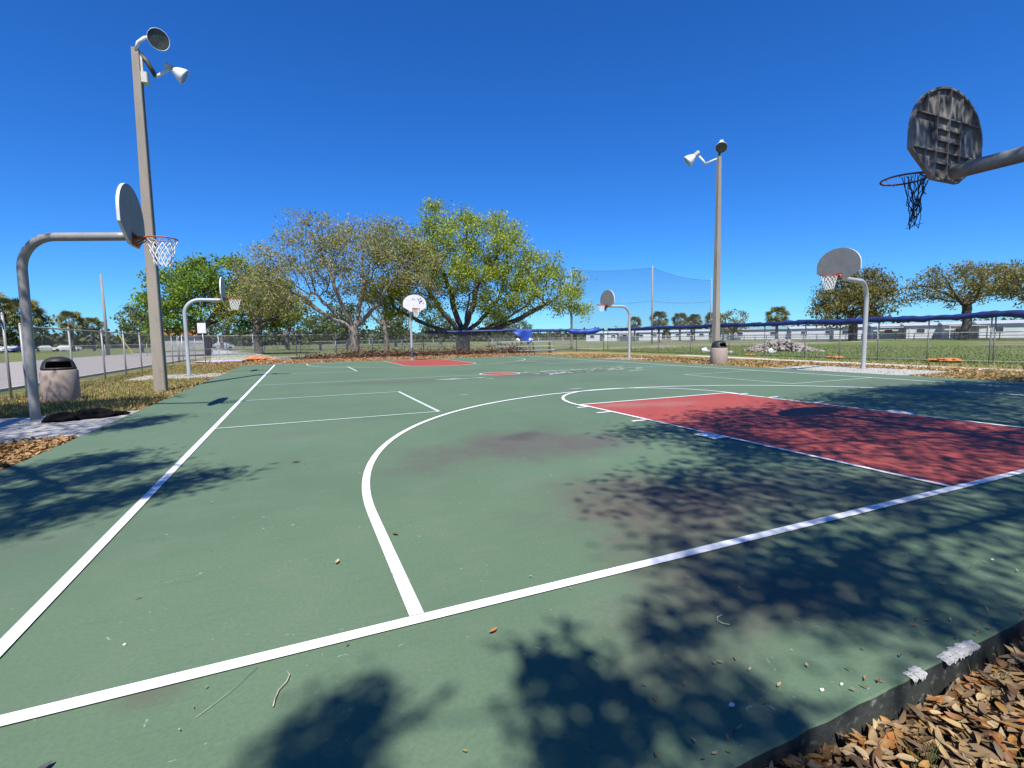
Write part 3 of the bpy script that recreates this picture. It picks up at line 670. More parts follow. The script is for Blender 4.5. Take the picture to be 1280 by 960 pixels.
roll('tarp_bulge', 'bright blue bunched tarp bulging on the fence top near the ragged-net hoop', [(15.4, 35.75, 1.80), (16.7, 35.4, 1.72), (18.0, 35.0, 1.84)], .21, M['tarpbright'], 7, 9)
b = MB(); N = 14; vs = []; fs = []
for i in range(N + 1):
    for j in range(N + 1):
        f, g_ = i / N, j / N; x = -.95 + 1.75 * f; top_ = 1.95; low = .70 + (1.0 - f) ** 1.3 * 1.18 if f < .75 else .70 + (f - .75) * .9
        z_ = top_ + (low - top_) * g_; vs.append((x, .10 * math.sin(3.1 * f * PI + 2 * g_) * (.3 + g_), z_))
for i in range(N):
    for j in range(N): k = i * (N + 1) + j; fs.append((k, k + N + 1, k + N + 2, k + 1))
b.add(vs, fs); o = b.build('hanging_tarp', M['tarpbright'], None, True, (11.35, 36.65, 0)); o.rotation_euler[2] = R(-15.5); o.modifiers.new('s', 'SOLIDIFY').thickness = .012
tag(o, 'bright blue tarp hanging in a triangle from the back fence behind the bleacher', 'tarp')
# orange sandbags at the feet of the temporary fence
first = None
for (x, y, s, lab) in ((18.0, 9.25, .9, 'largest orange sandbag pair at the doubled fence post right of the round-oak hoop'), (17.7, 5.3, .8, 'orange sandbag at the clamped fence post nearest the right edge'), (18.25, 14.0, .65, 'small orange sandbag at the thin fence post left of the round-oak hoop'), (18.4, 19.2, .55, 'faint orange sandbag at the fence foot just right of the pinkish bin')):
    if first is None:
        b = MB(); lump(b, (0, 0, .09), (.24, .42, .12), 2, 34, 18, .38); lump(b, (.1, .62, .07), (.22, .36, .09), 8, 34, 18, .4); first = o = b.build('sandbag', M['orange'], None, True)
    else: o = first.copy(); COL.objects.link(o)
    o.location = (x, y, ZG); o.scale = (s, s, s); tag(o, lab, 'sandbag', 'orange sandbags along the right fence')
b = MB(); lump(b, (0, 0, .12), (.62, .35, .24), 4, 40, 20, .42); lump(b, (.7, .1, .08), (.5, .3, .16), 9, 40, 20, .42); lump(b, (-.6, .15, .06), (.4, .25, .12), 21, 40, 20, .42)
tag(b.build('orange_barrier_heap', M['orange'], None, True, (-9.3, 36.6, ZG)), 'orange plastic mesh heap lying beside the loose fence panel', 'barrier')
b = MB(); lump(b, (0, 0, .05), (1.5, .5, .10), 12, 30, 12, .3); tag(b.build('grey_sheeting', M['tarpgrey'], None, True, (-11.3, 36.4, ZG)), 'lavender grey plastic sheeting crumpled below the tilted sign', 'sheeting')
# tilted sign
s = thing('sign', 'blank backed white rectangular sign on a slightly tilted post', 'sign', (-12.15, 35.6, ZG), R(-12))
b = MB(); b.tube([(0, 0, -.3), (-.10, 0, 2.62)], .03, 8); b.build('post', M['galv'], s, True)
b = MB(); b.box((-.09, -.05, 2.3), (.50, .012, .66), bev=.0); b.build('panel', M['signwhite'], s)

# ------------------------------------------------------------------ bleacher
t = thing('bleacher', 'low aluminium bleacher with dark frame under the spreading oak', 'bleacher', (11.2, 35.6, ZG), R(-18))
for i, (y, z_, w_) in enumerate(((0, .25, .28), (.55, .60, .28), (1.1, .98, .28))):
    b = MB(); b.box((0, y, z_), (4.7, w_, .045)); b.build('plank', M['alu'], t)
for x in (-2.1, -.7, .7, 2.1):
    b = MB(); b.tube([(x, -.15, 0), (x, 1.3, 0)], .03, 6); b.tube([(x, 0, 0), (x, 0, .23)], .03, 6); b.tube([(x, .55, 0), (x, .55, .58)], .03, 6); b.tube([(x, 1.1, 0), (x, 1.1, .96)], .03, 6); b.tube([(x, -.1, .05), (x, 1.15, .93)], .025, 6)
    b.build('frame', M['bleachframe'], t, True)
for (x, lab, sc) in ((10.6, 'small white plastic bag sitting on the bleacher top nearest the oak trunk', 1), (11.7, 'wider white plastic bag on the bleacher below the hanging blue tarp', 1.2)):
    b = MB(); lump(b, (0, 0, .14), (.16, .13, .17), int(x * 10), 20, 12, .25); o = b.build('plastic_bag', M['bag'], None, True, (x, 35.62 + (11.2 - x) * -.32 * -1 + 1.0, .955)); o.scale = (sc, sc, 1)
    o.location = Vector((11.2, 35.6, ZG)) + Matrix.Rotation(R(-18), 3, 'Z') @ Vector((x - 11.2, 1.1, 1.0)); tag(o, lab, 'bag', 'white bags on the bleacher')

# ------------------------------------------------------------------ trees
def colonize(att, start, step, kill, infl, maxit=160, limbs=()):
    """grow branch nodes towards attraction points; returns nodes, parents"""
    nodes = [np.array(p, float) for p in start]; par = [-1] + list(range(len(start) - 1))
    kid = {}; A = np.array(att); alive = np.ones(len(A), bool); near = np.full(len(A), 0); dist = np.full(len(A), 1e9)
    for tip_ in limbs:                      # main limbs leaving the fork
        k0 = len(start) - 1; a_ = np.array(start[-1], float); e_ = np.array(tip_, float); m_ = max(2, int(np.linalg.norm(e_ - a_) / step)); pv = k0
        for j in range(1, m_ + 1):
            f = j / m_; q = a_ + (e_ - a_) * f + np.array([0, 0, -.12 * np.linalg.norm(e_ - a_) * math.sin(PI * f) * .5]) + RNG.normal(0, .05, 3); nodes.append(q); par.append(pv); pv = len(nodes) - 1
    def upd(i0):
        N = np.array(nodes[i0:]); D = np.linalg.norm(A[:, None, :] - N[None], axis=2); k = D.argmin(1); d = D[np.arange(len(A)), k]
        better = d < dist; dist[better] = d[better]; near[better] = k[better] + i0
    upd(0)
    for it in range(maxit):
        alive &= dist > kill
        act = np.where(alive & (dist < infl))[0]
        if len(act) == 0:
            if not alive.any(): break
            act = np.where(alive)[0]; act = act[[dist[act].argmin()]]
        i0 = len(nodes)
        for nd in np.unique(near[act]):
            v = A[act[near[act] == nd]] - nodes[nd]; v /= np.linalg.norm(v, axis=1)[:, None]; d = v.sum(0)
            d = d / (np.linalg.norm(d) + 1e-9) + RNG.normal(0, .12, 3); d /= np.linalg.norm(d); q = nodes[nd] + d * step
            if nd in kid and min(np.linalg.norm(c - q) for c in kid[nd]) < step * .35: alive[act[near[act] == nd]] = False; continue
            kid.setdefault(nd, []).append(q); nodes.append(q); par.append(int(nd))
        if len(nodes) > 7000: break
        if len(nodes) == i0: continue
        upd(i0)
    return np.array(nodes), np.array(par)
def branch_mesh(nodes, par, tip, expo, r_trunk, flare=1.5, twigs=0, twig_len=.5, trunk_n=3):
    n = len(nodes); kids = [[] for _ in range(n)]
    for i, p in enumerate(par):
        if p >= 0: kids[p].append(i)
    r = np.zeros(n)
    for i in range(n - 1, -1, -1):
        r[i] = tip if not kids[i] else sum(r[k] ** expo for k in kids[i]) ** (1 / expo)
    sc = r_trunk / r[0]; r = np.maximum(tip * .8, r * sc) if sc < 1 else tip + (r - tip) * ((r_trunk - tip) / max(1e-6, r[0] - tip))
    mb = MB(); done = set(); stack = [0]
    while stack:
        s = stack.pop(); chain = [s]; i = s
        while kids[i]:
            k = max(kids[i], key=lambda q: r[q]); stack += [q for q in kids[i] if q != k and q not in done]; chain.append(k); i = k
        pts = [nodes[c] for c in chain]; rr = [r[c] for c in chain]
        if par[s] >= 0: pts = [nodes[par[s]]] + pts; rr = [min(r[par[s]], rr[0] * 1.25)] + rr
        elif s == 0: rr[0] *= flare
        if len(pts) > 1: mb.tube([tuple(p) for p in pts], rr, 10 if rr[0] > .12 else 6 if rr[0] > .04 else 4)
        done.update(chain)
    tips = [i for i in range(n) if not kids[i]]
    if twigs:
        for i in range(n):
            if r[i] > tip * 3.2: continue
            d0 = nodes[i] - nodes[par[i]] if par[i] >= 0 else np.array([0, 0, 1.]); d0 /= np.linalg.norm(d0) + 1e-9
            for _ in range(twigs):
                d = d0 * .8 + RNG.normal(0, .75, 3) + np.array([0, 0, .25]); d /= np.linalg.norm(d); L = twig_len * RNG.uniform(.5, 1.3)
                m_ = nodes[i] + d * L * .5 + RNG.normal(0, .05 * L, 3)
                mb.tube([tuple(nodes[i]), tuple(m_), tuple(m_ + (d + RNG.normal(0, .4, 3)) * L * .5)], [tip * .8, tip * .6, tip * .35], 3, cap=False)
    return mb, tips, r
def sample(ells, n, shell=.45):
    """points in a union of ellipsoids, denser towards the outside and the top"""
    out = []; vol = np.array([e[3] * e[4] * e[5] for e in ells]); vol = vol / vol.sum()
    while len(out) < n:
        e = ells[RNG.choice(len(ells), p=vol)]; v = RNG.normal(0, 1, 3); v /= np.linalg.norm(v); rr = shell + (1 - shell) * RNG.random() ** .6
        out.append((e[0] + v[0] * e[3] * rr, e[1] + v[1] * e[4] * rr, e[2] + v[2] * e[5] * rr))
    return np.array(out)
def leaf_quads(C, size, aspect=.45, up=.35):
    n = len(C); d = RNG.normal(0, 1, (n, 3)); d /= np.linalg.norm(d, axis=1)[:, None]
    q = RNG.normal(0, 1, (n, 3)); q[:, 2] += up * 3; s = np.cross(d, q); s /= np.linalg.norm(s, axis=1)[:, None] + 1e-9
    L = size * RNG.uniform(.6, 1.35, (n, 1)); a = d * L / 2; c = s * L * aspect / 2; V = np.empty((n, 4, 3))
    V[:, 0] = C - a; V[:, 1] = C + c - a * .1; V[:, 2] = C + a; V[:, 3] = C - c - a * .1; return V.reshape(-1, 3)
def make_tree(name, label, base, ells, n_att, trunk_h, r_trunk, leaf, leaves_per, spread, leafm, barkm='bark', step=.45, tip=.016, expo=2.25, twigs=0, twig_len=.5, group=None, cat='tree', fork=None, lean=(0, 0), shell=.45, cull=1.0, infl=3.0, pts=None, aspect=.45, limbs=()):
    t = thing(name, label, cat, base, 0, group)
    att = sample(ells, n_att, shell) if pts is None else pts
    st = [(lean[0] * k / 5 * trunk_h, lean[1] * k / 5 * trunk_h, -.25 + (trunk_h + .25) * k / 5) for k in range(6)]
    nodes, par = colonize(att, st, step, step * 1.3, infl, limbs=limbs)
    mb, tips, r = branch_mesh(nodes, par, tip, expo, r_trunk, twigs=twigs, twig_len=twig_len)
    mb.build('trunk', M[barkm], t, True)
    src = nodes[[i for i in range(len(nodes)) if r[i] < tip * 2.6]]
    if cull < 1: src = src[RNG.random(len(src)) < cull]
    cnt = np.minimum(leaves_per * 3, RNG.gamma(.75, leaves_per / .75, len(src))).astype(int); C = np.repeat(src, cnt, axis=0)
    C = C + np.clip(RNG.normal(0, 1, C.shape), -1.7, 1.7) * np.array([spread, spread, spread * .7])
    quads_mesh('crown', leaf_quads(C, leaf, aspect), 4, leafm, t)
    return t
LM = {
 'oak': leafmat('spring_oak_leaves', [(0.147, 0.202, 0.026), (0.242, 0.320, 0.035), (0.345, 0.404, 0.046), (0.268, 0.334, 0.040), (0.433, 0.459, 0.072)]),
 'bare': leafmat('sparse_bronze_leaves', [(0.271, 0.244, 0.085), (0.342, 0.305, 0.115), (0.224, 0.256, 0.060), (0.401, 0.342, 0.165), (0.201, 0.226, 0.060)]),
 'bronze': leafmat('yellow_green_bronze_leaves', [(0.213, 0.247, 0.040), (0.280, 0.299, 0.050), (0.325, 0.287, 0.075), (0.168, 0.218, 0.034)]),
 'green': leafmat('fresh_green_leaves', [(0.101, 0.167, 0.023), (0.163, 0.254, 0.031), (0.248, 0.341, 0.042), (0.124, 0.196, 0.029)]),
 'dense': leafmat('dense_olive_leaves', [(0.114, 0.108, 0.029), (0.168, 0.150, 0.035), (0.222, 0.180, 0.050), (0.126, 0.132, 0.033)]),
 'olive': leafmat('olive_brown_leaves', [(0.150, 0.138, 0.040), (0.210, 0.180, 0.053), (0.264, 0.222, 0.068), (0.156, 0.162, 0.044)]),
 'dark': leafmat('shade_green_leaves', [(0.068, 0.090, 0.021), (0.105, 0.132, 0.031), (0.143, 0.162, 0.039)]),
 'far': leafmat('far_tree_leaves', [(.055, .068, .028), (.075, .088, .036), (.095, .10, .044)], .2),
 'palm': leafmat('palm_frond_leaves', [(0.075, 0.096, 0.024), (0.127, 0.144, 0.035), (0.196, 0.186, 0.066), (0.253, 0.204, 0.072)], .25),
 'shade': leafmat('live_oak_leaves', [(.035, .06, .012), (.05, .08, .016)], .10),
}
# big half-bare tree, left of centre (in front of the back fence)
make_tree('half_bare_tree', 'broad half-bare tree with bronze leaves and many grey twigs left of the oak', (-2.5, 37.7, ZG),
          [(-.2, 0, 7.6, 4.6, 4.2, 3.4), (-4.8, .3, 6.3, 3.6, 3.4, 2.7), (4.2, 0, 7.2, 3.2, 3.4, 2.9), (-3.2, 0, 9.3, 2.3, 2.4, 2.0), (2.2, 0, 9.3, 2.6, 2.4, 1.9), (-6.2, 0, 4.2, 2.4, 2.2, 1.4), (5.4, .2, 5.0, 1.8, 2.0, 1.3)], 1350, 2.3, .36, .19, 44, .42, LM['bare'], 'barktan', .40, .012, 1.85, 2, .8, shell=.15, cull=.75, infl=2.2,
          limbs=[(-3.6, .4, 4.6), (-1.4, -.8, 5.6), (1.0, .8, 5.8), (2.4, -.3, 4.9), (-2.6, 1.4, 5.0)])
oak = make_tree('spreading_oak', 'wide spreading green oak right of centre with many limbs from a low fork', (6.95, 39.9, ZG),
          [(.8, 0, 8.2, 5.6, 4.6, 4.0), (-3.6, 0, 8.6, 3.0, 3.0, 3.0), (6.0, 0, 6.9, 4.2, 3.8, 3.0), (-1.2, 0, 11.2, 2.4, 2.4, 1.9), (3.0, 0, 10.8, 3.0, 2.6, 2.0), (9.6, 0, 6.0, 2.6, 2.4, 2.4), (-5.2, 0, 5.6, 3.2, 2.8, 2.0), (-6.6, 0, 9.0, 1.5, 1.6, 2.6), (4.0, 0, 4.4, 3.4, 2.2, 1.2), (11.2, 0, 4.6, 1.6, 1.6, 1.8), (7.4, -.5, 4.4, 2.8, 2.0, 1.4), (-4.5, -1, 3.9, 2.6, 2.0, .9), (2.0, -1.5, 4.6, 4.0, 2.0, 1.2)], 1900, 1.7, .60, .22, 66, .42, LM['oak'], 'bark', .42, .013, 1.8, 1, .6, shell=.2, cull=.72, infl=2.2,
          limbs=[(8.2, .2, 4.6), (-5.4, .4, 4.0), (-3.0, -.8, 5.4), (-.8, .9, 6.0), (1.2, -.9, 6.2), (3.6, .8, 5.0), (6.0, -.3, 4.4), (.2, -1.4, 5.0), (-3.8, 1.6, 3.4), (4.4, -1.6, 3.6)])
oak.scale = (1.06, 1.06, 1.0)
make_tree('bushy_green_tree', 'bushy fresh green tree behind the edge-on hoop at the left', (-15.2, 58.5, ZG),
          [(-1.4, 0, 6.0, 4.6, 4, 3.6), (1.6, 0, 8.3, 3.6, 3.4, 2.8), (4.6, 0, 6.0, 3.6, 3.4, 3.2), (-3.8, 0, 3.8, 2.2, 2.4, 2.6), (6.6, 0, 5.4, 2.6, 2.6, 2.8)], 620, 1.6, .38, .34, 66, .5, LM['green'], 'bark', .55, .018, 1.9, 0, shell=.35)
make_tree('dark_trunk_tree', 'yellow-green tree with a thick dark trunk behind the loose fence panel', (-10.4, 56.5, ZG),
          [(.3, 0, 6.2, 3.6, 3.2, 2.6), (-2.2, 0, 5.0, 2.0, 2.4, 1.6), (2.8, 0, 4.8, 2.4, 2.4, 1.8)], 420, 2.6, .50, .27, 34, .45, LM['bronze'], 'bark', .5, .018, 1.9, 1, .6)
make_tree('small_forked_tree', 'small open tree with forked pale limbs left of the scribbled board', (1.6, 48.0, ZG),
          [(0, 0, 4.6, 2.6, 2.4, 1.9), (-1.6, 0, 5.4, 1.4, 1.6, 1.2), (1.6, 0, 5.2, 1.4, 1.6, 1.3)], 200, 1.4, .26, .20, 9, .34, LM['bare'], 'barkpale', .36, .016, 2.2, 2, .6)
make_tree('pale_trunk_tree', 'thin pale trunk with a light tuft at the right edge of the oak', (21.3, 45.3, ZG),
          [(0, 0, 5.8, 1.5, 1.5, 1.7), (-.8, 0, 4.6, 1.2, 1.2, .9)], 120, 3.6, .13, .20, 14, .3, LM['oak'], 'barkpale', .35, .013, 2.3, 1, .4)
make_tree('round_oak', 'dense round olive oak behind the fan-board hoop at the right', (71.5, 46.3, ZG),
          [(0, 0, 6.6, 6.2, 5.6, 4.2), (-4.2, 0, 5.0, 3.6, 3.6, 3.4), (4.4, 0, 5.6, 3.4, 3.4, 3.4), (.5, 0, 9.4, 4.2, 4.0, 2.4), (-6.2, 0, 3.2, 2.0, 2.2, 1.9)], 900, 2.0, .6, .42, 40, .62, LM['dense'], 'bark', .7, .028, 1.9, 0, shell=.35)
make_tree('flat_topped_oak', 'flat-topped open oak with a leaning dark trunk before the white homes', (79.5, 36.2, ZG),
          [(-1.0, 0, 7.8, 6.0, 5.0, 3.2), (-4.6, 4, 6.6, 2.8, 3.0, 1.8), (3.6, -2, 8.2, 4.6, 4.2, 2.8), (-6.0, 5, 5.6, 1.6, 2.0, 1.2)], 720, 2.3, .55, .38, 22, .6, LM['olive'], 'bark', .65, .026, 1.85, 2, .8, lean=(.12, -.1), shell=.4, infl=4)
make_tree('edge_oak', 'olive oak cut by the right edge of the picture', (76.0, 27.2, ZG),
          [(0, 0, 7.0, 5.0, 4.6, 2.8), (0, -2, 5.6, 4.6, 4.2, 2.6)], 520, 2.0, .55, .40, 32, .6, LM['olive'], 'bark', .65, .028, 1.9, 0)
make_tree('grey_green_tree', 'rounded grey-green tree just right of the slender light pole', (82.3, 78.9, ZG),
          [(0, 0, 4.2, 3.2, 3.0, 2.8), (-1.6, 0, 3.2, 2.0, 2.0, 1.8), (1.8, 0, 3.4, 2.0, 2.0, 1.9)], 240, 1.0, .3, .5, 18, .5, LM['olive'], 'bark', .6, .025, 2.2, 0)
make_tree('dark_clump_tree', 'dark rounded tree clump behind the left road and fence', (-65.5, 128, ZG),
          [(0, 0, 6.2, 6.4, 5, 4.6), (-5, -3, 4.6, 4.6, 4, 4.0), (7, 4, 5.0, 5.0, 4, 3.8)], 420, 1.2, .5, .8, 24, .8, LM['dark'], 'bark', .9, .04, 2.2, 0)
make_tree('dark_clump_tree', 'dim ragged tree at the left picture edge beyond the cars', (-84, 130, ZG),
          [(0, 0, 5.0, 4.4, 4, 3.8), (-3, -2, 6.8, 2.4, 2.4, 2.4)], 220, 1.2, .4, .8, 16, .8, LM['dark'], 'bark', .9, .04, 2.2, 1, 1.0)
# background trees behind the back fence: one mesh pair, copies
bt = make_tree('background_tree', 'dark background tree behind the half-bare tree, nearest the loose panel', (-8.0, 84, ZG),
               [(0, 0, 5.4, 4.2, 3.6, 3.4), (-2.4, 0, 4.2, 2.6, 2.6, 2.4), (2.6, 0, 4.6, 2.6, 2.6, 2.4)], 300, 1.8, .32, .5, 20, .55, LM['dark'], 'barkpale', .6, .022, 2.2, 0, group='dark trees beyond the back fence')
for (x, y, s, rz, lab) in ((1.5, 88, .95, 1, 'dark background tree between the half-bare trunk and the forked tree'), (10.5, 92, .8, 2, 'dark background tree behind the scribbled board'), (17, 84, .72, 3, 'dark background tree behind the limbs left of the oak trunk'), (29, 86, .8, 4, 'dark background tree behind the hanging blue tarp'), (-29, 92, .9, 5, 'dark background tree behind the concrete pole foot'), (-18.5, 96, .8, 6, 'dark background tree behind the tilted sign'), (38, 95, .6, 2.5, 'dark background tree behind the pale thin trunk'), (-3.5, 75, .62, 2.2, 'smaller dark tree right behind the half-bare trunk')):
    dup(bt, (x, y, ZG), rz, lab, s)

# palms
def palm_proto(label, loc, group):
    t = thing('cabbage_palm', label, 'palm tree', loc, 0, group); b = MB(); H = 4.2
    b.tube([(0, 0, -.2), (.05, 0, H * .4), (.02, .05, H * .8), (0, 0, H)], [.24, .20, .19, .22], 10); b.lathe([(.20, H - 1.0), (.36, H - .5), (.34, H - .1), (.1, H + .1)], 10); b.build('trunk', M['palmtrunk'], t, True)
    V = []
    for k in range(58):
        a = RNG.uniform(0, 2 * PI); el = RNG.uniform(-.75, 1.35); L = RNG.uniform(.8, 1.15); d = np.array([math.cos(a) * math.cos(el), math.sin(a) * math.cos(el), math.sin(el)])
        o = np.array([0, 0, H]) + d * .15; c = o + d * L; side = np.cross(d, [0, 0, 1.]); side /= np.linalg.norm(side) + 1e-9; ro_ = RNG.uniform(-1.3, 1.3); n0 = np.cross(side, d); side = side * math.cos(ro_) + n0 * math.sin(ro_); nn = np.cross(side, d)
        V += [o - side * .012, o + side * .012, c + side * .012, c - side * .012]
        for j in range(15):                       # costapalmate fan
            f = (j - 7) / 7 * 1.9; dd = d * math.cos(f) + side * math.sin(f); l = .95 * (1 - .25 * abs(f) / 1.9) * RNG.uniform(.85, 1.1); tipp = c + dd * l + np.array([0, 0, -.28 * l * l]) - nn * .05
            pr = np.cross(dd, nn); m_ = c + dd * l * .5 - nn * .02; V += [c, m_ + pr * .05, tipp, m_ - pr * .05]
    quads_mesh('crown', np.array(V), 4, LM['palm'], t); return t
pp = palm_proto('lone cabbage palm left of the round oak, behind the rubble', (75.9, 62.9, ZG), 'cabbage palms beyond the fences')
pp.scale = (1.25, 1.25, 1.1)
for (x, y, s, lab) in ((54.7, 70.5, 1.0, 'cabbage palm leaning beside the tall net pole'), (76.5, 84.4, 1.05, 'cabbage palm left of the slender light pole, middle of three'), (74.3, 86.6, 1.12, 'cabbage palm left of the slender light pole, farthest of three from it'), (79.3, 81.6, 1.1, 'cabbage palm touching the slender light pole'), (72.6, 101, 1.08, 'cabbage palm right of the ragged-net hoop pole'), (64, 72, .85, 'short cabbage palm below the right part of the tall net'),
                       (-68.2, 128.5, 2.1, 'tall cabbage palm in the dark clump, nearest the grey hoop pole'), (-62.5, 130, 2.15, 'tall cabbage palm in the middle of the dark clump'), (-57.5, 131, 1.9, 'cabbage palm at the utility pole side of the dark clump'), (-52.5, 138, 1.55, 'cabbage palm right of the utility pole'), (-50.0, 142, 1.35, 'smaller cabbage palm left of the concrete light pole')):
    dup(pp, (x, y, ZG), RNG.uniform(0, 6), lab, (s, s, s))
# far-off woods
def treeline():
    C = []
    for k in range(520):
        a = R(-35 + 112 * RNG.random()); D = RNG.uniform(210, 300); x, y = CAM.x + D * math.sin(a), CAM.y + D * math.cos(a)
        h = RNG.uniform(2.5, 5.2) * (1.5 if a < R(22) else .95); rr = RNG.uniform(3, 6)
        v = RNG.normal(0, .5, (70, 3)); C.append(np.array([x, y, h * .45]) + v * np.array([rr, rr, h * .5]))
    C = np.concatenate(C); C[:, 2] = np.abs(C[:, 2]); tag(quads_mesh('treeline', leaf_quads(C, 1.9, .7), 4, LM['far']), 'low dark wood along the horizon', 'woods', kind='stuff')
treeline()

# trees outside the picture that shade the near court
def shade_tree(label, base, zones, n, trunk_h, zr, per, size, seed, rt_=.42):
    pts = []; spr = []; rs = np.random.default_rng(seed)
    for zn in zones:
        poly, cnt = zn[:2]; sp_ = zn[2] if len(zn) > 2 else 1.0
        P = np.array(poly); lo, hi = P.min(0), P.max(0)
        def inside(p):
            c = False; j = len(P) - 1
            for i in range(len(P)):
                if (P[i, 1] > p[1]) != (P[j, 1] > p[1]) and p[0] < (P[j, 0] - P[i, 0]) * (p[1] - P[i, 1]) / (P[j, 1] - P[i, 1]) + P[i, 0]: c = not c
                j = i
            return c
        k = 0
        while k < cnt:
            p = rs.uniform(lo, hi)
            if inside(p):
                z_ = rs.uniform(*zr); q = Vector((p[0] - SX * z_, p[1] - SY * z_, z_)); d = q - CAM; w_ = d.dot(fw); k += 1
                if w_ > .1 and abs(d.dot(r2) / w_) < 1.25 and -1 < d.dot(u2) / w_ < .98: continue     # would hang into the picture
                pts.append((q.x - base[0], q.y - base[1], z_)); spr.append(sp_)
    A = np.array(pts); t = thing('live_oak', label, 'tree', (base[0], base[1], ZG))
    st = [(0, 0, -.25 + (trunk_h + .25) * k / 5) for k in range(6)]
    nodes, par = colonize(A, st, .42, .5, 3.2); mb, tips, r = branch_mesh(nodes, par, .008, 1.75, rt_); mb.build('trunk', M['bark'], t, True)
    C = np.repeat(A, per, axis=0) + rs.normal(0, 1, (len(A) * per, 3)) * np.array([.27, .27, .16]) * np.repeat(np.array(spr), per)[:, None]; quads_mesh('crown', leaf_quads(C, size, .42, .2), 4, LM['shade'], t)
ZA = [([(-2.7, 3.0), (-.9, 3.6), (1.1, 3.95), (4, 4.35), (7.4, 4.6), (11.0, 4.5), (11, 2.0), (4.0, 2.0), (1, 1.6), (-2.4, 1.4)], 300),
      ([(2.5, 2.8), (2.5, 4.2), (4, 4.4), (8.5, 4.6), (9.5, 3.2)], 70),
      ([(-4.2, 1.0), (-2.4, 1.5), (1, 1.7), (5, 2), (5, -.2), (-1.5, -.3), (-4.4, -.05)], 105),
      ([(-4.75, .0), (-4.3, .1), (-3.6, -.2), (-3.6, -.9), (-4.9, -.95)], 12, .7), ([(-3.9, .0), (-1.0, -.2), (3, -.2), (3, -1.9), (-3.0, -1.8), (-3.9, -1.0)], 62),
      ([(-5.75, -.62), (-5.2, -.35), (-5.0, -.6), (-4.9, -1.1), (-5.8, -1.1)], 5, .45), ([(-6.6, -.42), (-6.35, -.38), (-6.2, -.65), (-6.6, -.75)], 3, .38), ([(-6.2, -.66), (-5.7, -.50), (-5.6, -.95), (-6.2, -.95)], 3, .38),
      ([(5, 2), (11, 2), (11, -2), (5, -2)], 80), ([(-3.9, -1.9), (-2, -1.9), (-2, -4), (-5, -4)], 20), ([(-5.4, -1.25), (-3.2, -1.2), (-3.0, -1.7), (-5.0, -1.9)], 9, .6)]
shade_tree('live oak outside the picture whose shadow lies over the near key', (1.2, -6.6), ZA, 0, 3.0, (6.4, 9.2), 150, .105, 5, .25)
ZB = [([(-9.5, 3.0), (-8.9, 3.6), (-8.0, 4.15), (-7.9, 3.95), (-8.7, 3.2), (-9.3, 2.6)], 22, .7), ([(-9.4, 4.2), (-8.6, 4.9), (-8.2, 4.75), (-9.0, 4.1), (-10, 3.6)], 16, .65), ([(-9.0, 2.5), (-8.0, 2.9), (-7.25, 3.45), (-7.5, 2.95), (-8.6, 2.2)], 22, .7), ([(-13, 4.5), (-9.8, 4.8), (-9.9, 6.2), (-13, 6.2)], 48),
      ([(-12.8, 6.2), (-10.0, 6.2), (-9.6, 6.8), (-9.4, 8.2), (-9.9, 8.9), (-12.8, 9.2)], 62), ([(-9.6, 6.4), (-8.9, 7.2), (-8.3, 8.0), (-8.5, 8.2), (-9.5, 7.4)], 14, .6), ([(-14.5, 9.0), (-10.6, 9.4), (-9.4, 11.4), (-9.2, 12.4), (-14.5, 12.2)], 170)]
shade_tree('live oak outside the picture shading the pad of the grey hoop', (-15.6, 1.2), ZB, 0, 2.6, (6.0, 8.6), 130, .10, 6, .26)

for (x, y, lab) in ((-9.5, -15.5, 'unseen live oak added behind the viewer on the left to block sky light'), (1.5, -18, 'unseen live oak added behind the viewer in the middle to block sky light'), (13, -13, 'unseen live oak added behind the viewer on the right to block sky light')):  # unseen oaks added to screen off skylight and deepen the near shade
    make_tree('live_oak', lab, (x, y, ZG), [(0, 0, 7.5, 6, 5.0, 4.5), (-3, 0, 6, 4, 3.5, 3), (3, 0, 6, 4, 3.5, 3)], 260, 2.4, .45, .5, 30, .6, LM['shade'], 'bark', .8, .03, 1.9, 0)

# ------------------------------------------------------------------ tall net, utility pole
t = thing('tall_net', 'tall dark see-through netting hung between thin poles right of the oak', 'netting', (47.4, 63.6, ZG))
for nm, (x, y, h), r in (('pole', (0, 0, 12.7), .16), ('pole', (-10.6, 8.0, 12.9), .14), ('pole', (11.6, -1.2, 10.9), .10)):
    b = MB(); b.tube([(x, y, -.4), (x, y, h)], [r, r * .75], 10); b.build(nm, M['woodpole'], t, True)
for (x0, y0, h0, x1, y1, h1) in ((-10.6, 8.0, 12.7, 0, 0, 12.4), (0, 0, 12.4, 11.6, -1.2, 10.6)):
    L = math.hypot(x1 - x0, y1 - y0); n = 16; vs = []
    for i in range(n + 1): f = i / n; hh = h0 + (h1 - h0) * f - .9 * math.sin(PI * f) * (.35 if x0 < 0 else .6); vs += [(L * f, 0, 2.2), (L * f, .05, hh * .55), (L * f, 0, hh)]
    fs = []
    for i in range(n): k = 3 * i; fs += [(k, k + 3, k + 4, k + 1), (k + 1, k + 4, k + 5, k + 2)]
    b = MB(); b.add(vs, fs); o = b.build('netting', M['sportnet'], t); o.location = (x0, y0, 0); o.rotation_euler[2] = math.atan2(y1 - y0, x1 - x0)
    b = MB(); b.tube([(L * i / n, .0, 7.0 - .3 * math.sin(PI * i / n)) for i in range(n + 1)], .018, 4); b.tube([tuple(vs[3 * i + 2]) for i in range(n + 1)], .018, 4); c = b.build('rope', M['darksteel'], o)
t = thing('utility_pole', 'bare weathered utility pole standing beyond the left road', 'pole', (-29.3, 78, ZG)); b = MB(); b.tube([(0, 0, -.4), (-.02, 0, 10.4)], [.20, .12], 10); b.build('pole', M['woodpole'], t, True)
